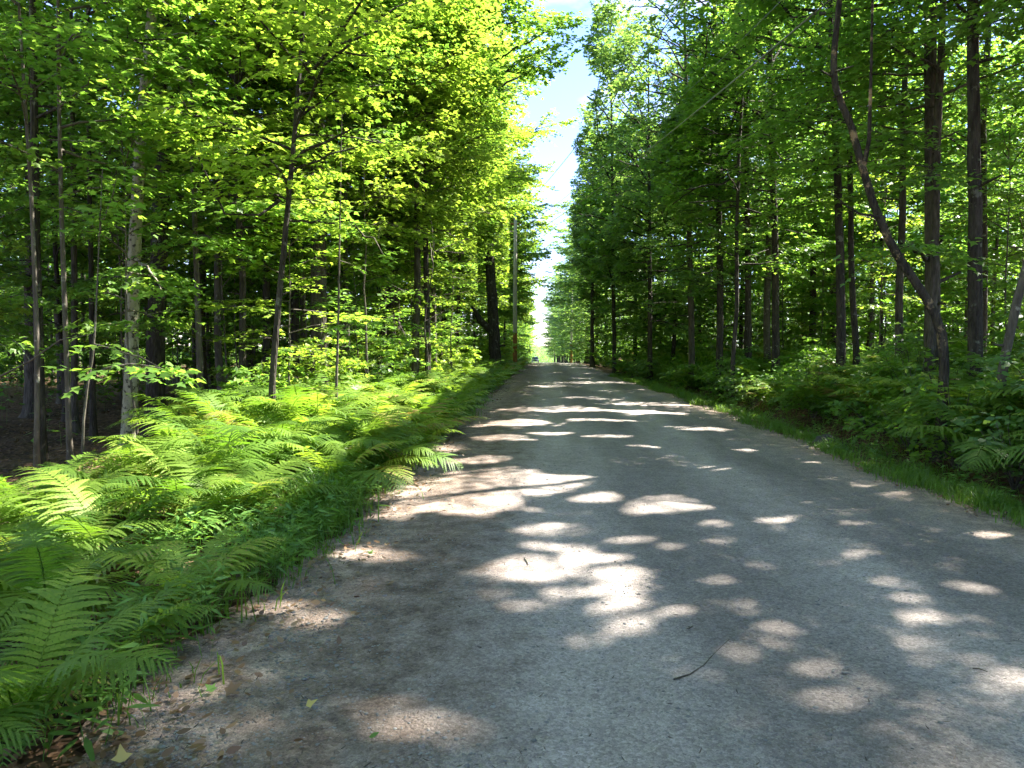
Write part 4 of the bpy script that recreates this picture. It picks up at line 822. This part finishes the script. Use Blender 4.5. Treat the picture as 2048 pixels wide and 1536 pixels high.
def one_leaf(name, label, u, v, size, m, a, T=T_MAPLE, z=None, tilt=.25):
    q = gpt(u, v, .03 if z is None else z); zz = max(road_z(q[0], q[1]), float(gz(q[0], q[1]))) + .02 if z is None else z
    V, Fc = leaf_arrays(np.zeros((1, 3)), np.array([[cos(a), sin(a), tilt]]), np.array([[.15, -.3, 1.]]), np.array([size]), T, fold=-.22)
    tag(link(name, raw_mesh(name, V, [Fc], m), None, (q[0], q[1], zz)), label, 'leaf')
one_leaf('fallen_leaf', 'yellow fallen leaf alone on the brown gravel at lower left', 612, 1422, .055, M['yellow'], .4, T_TRI)
one_leaf('fallen_leaf', 'pale yellow curled leaf at the bottom edge of the picture', 245, 1530, .075, M['yellow'], 2.2, T_TRI, tilt=.6)
one_leaf('fallen_leaf', 'fresh green leaf lying on the gravel near the bottom left', 738, 1489, .045, M['herb'], .1, T_OVAL)
one_leaf('fallen_leaf', 'green leaf scrap on the brown shoulder in the shade', 738, 1112, .05, M['herb'], 1.1, T_TRI)
one_leaf('fallen_leaf', 'large green leaf at the foot of the near ferns', 428, 1385, .055, M['herb'], 2.8)
one_leaf('fallen_leaf', 'tan dead leaf beside the large green one', 452, 1390, .08, M['dead'], .5)
def bush(x, y, h, wd, seed, label, m='leaf', leaf=.085, T=T_OVAL, grp='leafy bushes on the right bank'):
    r = RT(seed); z = float(gz(x, y)); root = tag(empty('bush', (x, y, z)), label, 'bush', grp); tb = Tubes(); br = []
    for i in range(11):
        a = i * 2.4 + r.normal(0, .3); el = R(r.uniform(35, 80)); L_ = h * r.uniform(.7, 1.1); e = np.array([cos(a) * cos(el) * wd * .8, sin(a) * cos(el) * wd * .8, sin(el) * L_])
        tb.add([(0, 0, -.03), e * .5 + [0, 0, .05], e], [.010, .007, .003], 5)
        for t in (.35, .6, .8, 1.0): br.append((e * t, a + r.normal(0, 1.), wd * .5 * r.uniform(.6, 1.1), r.uniform(-.1, .5), .2))
    V, Fc = grow(r, br, leaf, T, None, tb, tw_step=.11, lf_step=.065, brad=.006, flatn=.5)
    link('stems', tb.mesh('stems', M['bark_slim']), root); link('foliage', raw_mesh('foliage', V, [Fc], M[m]), root)
BW = ['nearest', 'second', 'third', 'fourth', 'fifth', 'sixth', 'seventh', 'eighth', 'ninth', 'tenth', 'eleventh', 'twelfth']
for i, (bx, by, bh, bw, bm_) in enumerate(sorted([(5.5, 6.9, .75, .7, 'herb'), (6.6, 8.1, 1.15, .9, 'leaf'), (5.9, 9.6, .9, .8, 'herb'), (7.4, 10.4, 1.3, 1.0, 'leaf'), (6.2, 11.8, 1.0, .85, 'leaf_cool'), (8.4, 12.5, 1.4, 1.1, 'leaf'), (6.7, 14.2, 1.1, .9, 'leaf'), (8.0, 16.0, 1.3, 1.1, 'leaf_cool'), (6.1, 17.5, .9, .9, 'leaf'), (7.5, 20.5, 1.3, 1.2, 'leaf'), (6.2, 24, 1.2, 1.1, 'leaf_cool'), (6.6, 29, 1.4, 1.3, 'leaf'), (7.3, 8.6, 1.35, 1.0, 'leaf'), (8.6, 10.2, 1.5, 1.2, 'leaf_cool'), (9.4, 14.2, 1.6, 1.3, 'leaf'), (5.7, 13.2, .7, .7, 'herb'), (5.35, 8.6, 1.0, .8, 'leaf_cool'), (5.4, 9.9, 1.15, .9, 'leaf'), (5.7, 7.7, .9, .8, 'leaf'), (5.45, 11.2, 1.0, .9, 'leaf'), (6.3, 9.2, 1.3, 1.0, 'leaf_cool'), (6.4, 13, 1.2, 1.0, 'leaf'), (5.6, 15.6, 1.1, 1.0, 'leaf'), (5.4, 19.5, 1.0, 1.0, 'leaf_cool'), (5.5, 22.0, 1.2, 1.1, 'leaf'), (5.2, 26.5, 1.2, 1.2, 'leaf'), (4.9, 33, 1.3, 1.3, 'leaf_cool'), (4.7, 38, 1.4, 1.5, 'leaf'), (6.9, 18.6, 1.3, 1.1, 'leaf')], key=lambda q: q[1])):
    bush(bx, by, bh, bw, 700 + i, '%s broad-leaved bush among the ferns on the shaded right bank' % ORD[i], bm_, .075 + .002 * by)
for i, (bx, by, bh, bw) in enumerate([(-4.9, 13.0, 1.3, 1.0), (-4.6, 15.2, 1.5, 1.2), (-5.3, 17.2, 1.7, 1.3), (-4.3, 19.0, 1.5, 1.2), (-4.9, 21.4, 1.8, 1.5), (-4.1, 24.0, 1.7, 1.4), (-4.8, 27.0, 2.0, 1.6), (-4.0, 30.5, 1.9, 1.6), (-4.6, 34.5, 2.2, 1.9), (-5.3, 38.5, 2.4, 2.2), (-3.2, 47.5, 2.0, 1.8)]):
    bush(bx, by, bh, bw, 740 + i, '%s pale leafy shrub behind the fern bed left of the road' % ORD[i], 'leaf_pale' if i % 3 else 'leaf', .09 + .0016 * by, T_TRI, 'leafy shrubs behind the left fern bed')
def boulder():
    import bmesh
    bm = bmesh.new(); bmesh.ops.create_icosphere(bm, subdivisions=4, radius=1)
    for v in bm.verts:
        p = v.co; k = 1 + .10 * sin(p.x * 3 + 1) * cos(p.y * 2.6) + .06 * sin(p.z * 6 + p.x * 4) + .03 * sin(p.y * 11) * sin(p.x * 9); v.co = (p.x * .17 * k, p.y * .16 * k, p.z * .11 * k)
    me = bpy.data.meshes.new('boulder'); bm.to_mesh(me); bm.free(); me.materials.append(M['rock'])
    for p in me.polygons: p.use_smooth = True
    q = at(1650, 860, 12.2); tag(link('boulder', me, None, (q[0], 12.2, float(gz(q[0], 12.2)) + .06)), 'grey rounded boulder half hidden in the right grass verge', 'boulder')
boulder()

# ------------------------------------------------------------------ utility poles and wires
def pole(x, y, H, label, rad=.15):
    z = float(gz(x, y)); root = tag(empty('utility_pole', (x, y, z)), label, 'utility pole')
    a = Tubes(); a.add([(0, 0, -.3), (0, 0, 2.4)], [rad * 1.04, rad], 14); link('pole_foot', a.mesh('pole_foot', M['pole_foot']), root)
    b = Tubes(); b.add([(0, 0, 2.39), (.01, 0, H * .6), (.03, 0, H), (.03, 0, H + .01)], [rad, rad * .86, rad * .7, .01], 14); link('shaft', b.mesh('shaft', M['pole']), root)
    c = Tubes(); c.add([(.03, 0, H - .05), (.03, 0, H + .08), (.03, 0, H + .2)], [.03, .06, .03], 10); link('insulator', c.mesh('insulator', M['reflector']), root)
    e = Tubes(); e.add([(-.32, 0, H - .55), (.38, 0, H - .55)], [.045, .045], 8); link('crossarm', e.mesh('crossarm', M['pole_foot']), root)
    d = Tubes(); d.add([(.1, 0, H - 1.9), (.26, 0, H - 1.9)], [.03, .03], 8); link('bracket', d.mesh('bracket', M['wire']), root)
    return root
pole(at(1030, 700, 50)[0], 50, 10.2, 'weathered grey utility pole with rusty brown foot on the left verge')
pole(at(1143, 690, 98)[0], 98, 9.5, 'distant brown utility pole half buried in the right roadside leaves')
def wire(label, pts, rad):
    pts = [np.array(p, float) for p in pts]; A = []
    for a, b, sag in [(pts[i], pts[i + 1], .02) for i in range(len(pts) - 1)]:
        t = np.linspace(0, 1, 24); ln = np.linalg.norm(b - a); q = a + (b - a) * t[:, None]; q[:, 2] -= sag * ln * 4 * t * (1 - t) * .5; A.append(q)
    q = np.concatenate(A); b0 = q[0].copy(); t = Tubes(); t.add(q - b0, np.full(len(q), rad), 6); tag(link('power_line', t.mesh('power_line', M['wire']), None, b0), label, 'wire', 'wires along the road')
px0 = at(1033, 432, 50); far = at(1143, 560, 98)
wire('topmost thin wire from the pole top to the top centre-right of the picture', [far + [0, 0, 1.2], px0 + [0, 0, .2], at(1370, -2, 15), at(1370, -2, 15) * [1, 0, 1] + [2.6, -8, .4]], .010)
wire('thicker lower wire ending at the top edge above the right trees', [far, px0 + [.15, 0, -1.6], at(1660, 0, 12.7), np.array([7.3, -6, 7.8])], .016)
wire('faint middle wire between the topmost and the thicker one', [px0 + [.1, 0, -.9], at(1400, 160, 20), np.array([7.6, -6, 8.9])], .008)

# ------------------------------------------------------------------ car and posts far down the road
def box(c, s): # centre, size -> verts, quads
    o = np.array([(x, y, z) for x in (-.5, .5) for y in (-.5, .5) for z in (-.5, .5)]) * s + c
    return o, np.array([(0, 1, 3, 2), (4, 6, 7, 5), (0, 4, 5, 1), (2, 3, 7, 6), (0, 2, 6, 4), (1, 5, 7, 3)])
def loft(name, secs, m, parent, smooth=False):
    secs = np.array(secs, float); n, k = secs.shape[:2]; i = np.arange(n - 1)[:, None] * k; j = np.arange(k)[None]; jj = (j + 1) % k
    Q = np.stack([i + j, i + jj, i + k + jj, i + k + j], -1).reshape(-1, 4); caps = np.array([list(range(k))[::-1], [(n - 1) * k + a for a in range(k)]])
    return link(name, raw_mesh(name, secs.reshape(-1, 3), [Q, caps], m, smooth=smooth), parent)
def car(x, y):
    z = float(prof(y)) + .03; root = tag(empty('car', (x, y, z)), 'blue-grey car small in the distance on the left of the road crest', 'car')
    def sec(yy, w_, z0, z1, tw): return [(-w_ * .96, yy, z0), (w_ * .96, yy, z0), (w_, yy, z0 + (z1 - z0) * .5), (w_ * tw, yy, z1), (-w_ * tw, yy, z1), (-w_, yy, z0 + (z1 - z0) * .5)]
    loft('body', [sec(-2.2, .78, .38, .70, .9), sec(-2.1, .88, .28, .84, .93), sec(-1.2, .9, .25, .98, .95), sec(0, .9, .25, 1.0, .95), sec(1.6, .9, .25, 1.0, .95), sec(2.15, .84, .35, .95, .9)], M['paint'], root)
    def s2(yy, w0, w1, z0, z1): return [(-w0, yy, z0), (w0, yy, z0), (w1, yy, z1), (-w1, yy, z1)]
    cab = np.array([[(-.8, -1.1, .99), (.8, -1.1, .99), (.80, 1.9, .99), (-.8, 1.9, .99)], [(-.62, -.35, 1.5), (.62, -.35, 1.5), (.64, 1.5, 1.52), (-.64, 1.5, 1.52)]]); loft('cabin', cab, M['paint'], root)
    for nm, q in (('windscreen', [(-.70, -1.06, 1.03), (.70, -1.06, 1.03), (.58, -.42, 1.46), (-.58, -.42, 1.46)]),):
        V = np.array([q, np.array(q) + [0, -.03, .02]]).reshape(-1, 3); link(nm, raw_mesh(nm, V, [np.array([(4, 5, 6, 7), (3, 2, 1, 0), (0, 1, 5, 4), (1, 2, 6, 5), (2, 3, 7, 6), (3, 0, 4, 7)])], M['glass']), root)
    for sx in (-1, 1):
        q = np.array([(sx * .80, -.75, 1.05), (sx * .81, 1.6, 1.05), (sx * .67, 1.35, 1.46), (sx * .65, -.3, 1.46)]); V = np.concatenate([q, q + [sx * .02, 0, .01]]); link('side_window', raw_mesh('side_window', V, [np.array([(4, 5, 6, 7), (3, 2, 1, 0), (0, 1, 5, 4), (1, 2, 6, 5), (2, 3, 7, 6), (3, 0, 4, 7)])], M['glass']), root)
        V, Q = box((sx * .62, -2.17, .72), (.34, .12, .15)); link('headlight', raw_mesh('headlight', V, [Q], M['lamp']), root)
        V, Q = box((sx * .98, -.75, 1.05), (.18, .12, .13)); link('mirror', raw_mesh('mirror', V, [Q], M['paint']), root)
        for wy in (-1.35, 1.35):
            t = Tubes(); t.add([(sx * .72, wy, .32), (sx * .74, wy, .32), (sx * .90, wy, .32), (sx * .92, wy, .32)], [.26, .33, .33, .26], 20); wo_ = link('wheel', t.mesh('wheel', M['tyre']), root)
            t = Tubes(); t.add([(sx * .90, wy, .32), (sx * .93, wy, .32), (sx * .935, wy, .32)], [.21, .2, .01], 14); h = link('rim', t.mesh('rim', M['chrome']), wo_)
    V, Q = box((0, -2.2, .62), (.8, .1, .18)); link('grille', raw_mesh('grille', V, [Q], M['tyre']), root)
    V, Q = box((0, -2.16, .40), (1.5, .16, .14)); link('bumper', raw_mesh('bumper', V, [Q], M['chrome']), root)
q = at(1069.5, 720, 190); car(q[0] + .1, 190)
def post(u, y, h, label, top=False):
    x = at(u, 710, y)[0]; z = float(prof(y)); root = tag(empty('roadside_post', (x, y, z)), label, 'post'); t = Tubes(); t.add([(0, 0, -.2), (0, 0, h)], [.07, .06], 8); link('shaft', t.mesh('shaft', M['post']), root)
    V, Q = box((0, 0, h + .12), (.34, .2, .24) if top else (.16, .16, .1)); link('cap', raw_mesh('cap', V, [Q], M['reflector' if top else 'post']), root)
post(1060, 150, 3.2, 'thin dark post with a pale head left of the distant car', True)
post(1108.5, 150, 3.0, 'thin dark post on the right verge near the vanishing point')
print('verts', sum(len(m.vertices) for m in bpy.data.meshes), 'objects', len(bpy.data.objects), 'trees', len(RAND) + len(NAMED), 'ferns', len(FERNS), nleft)
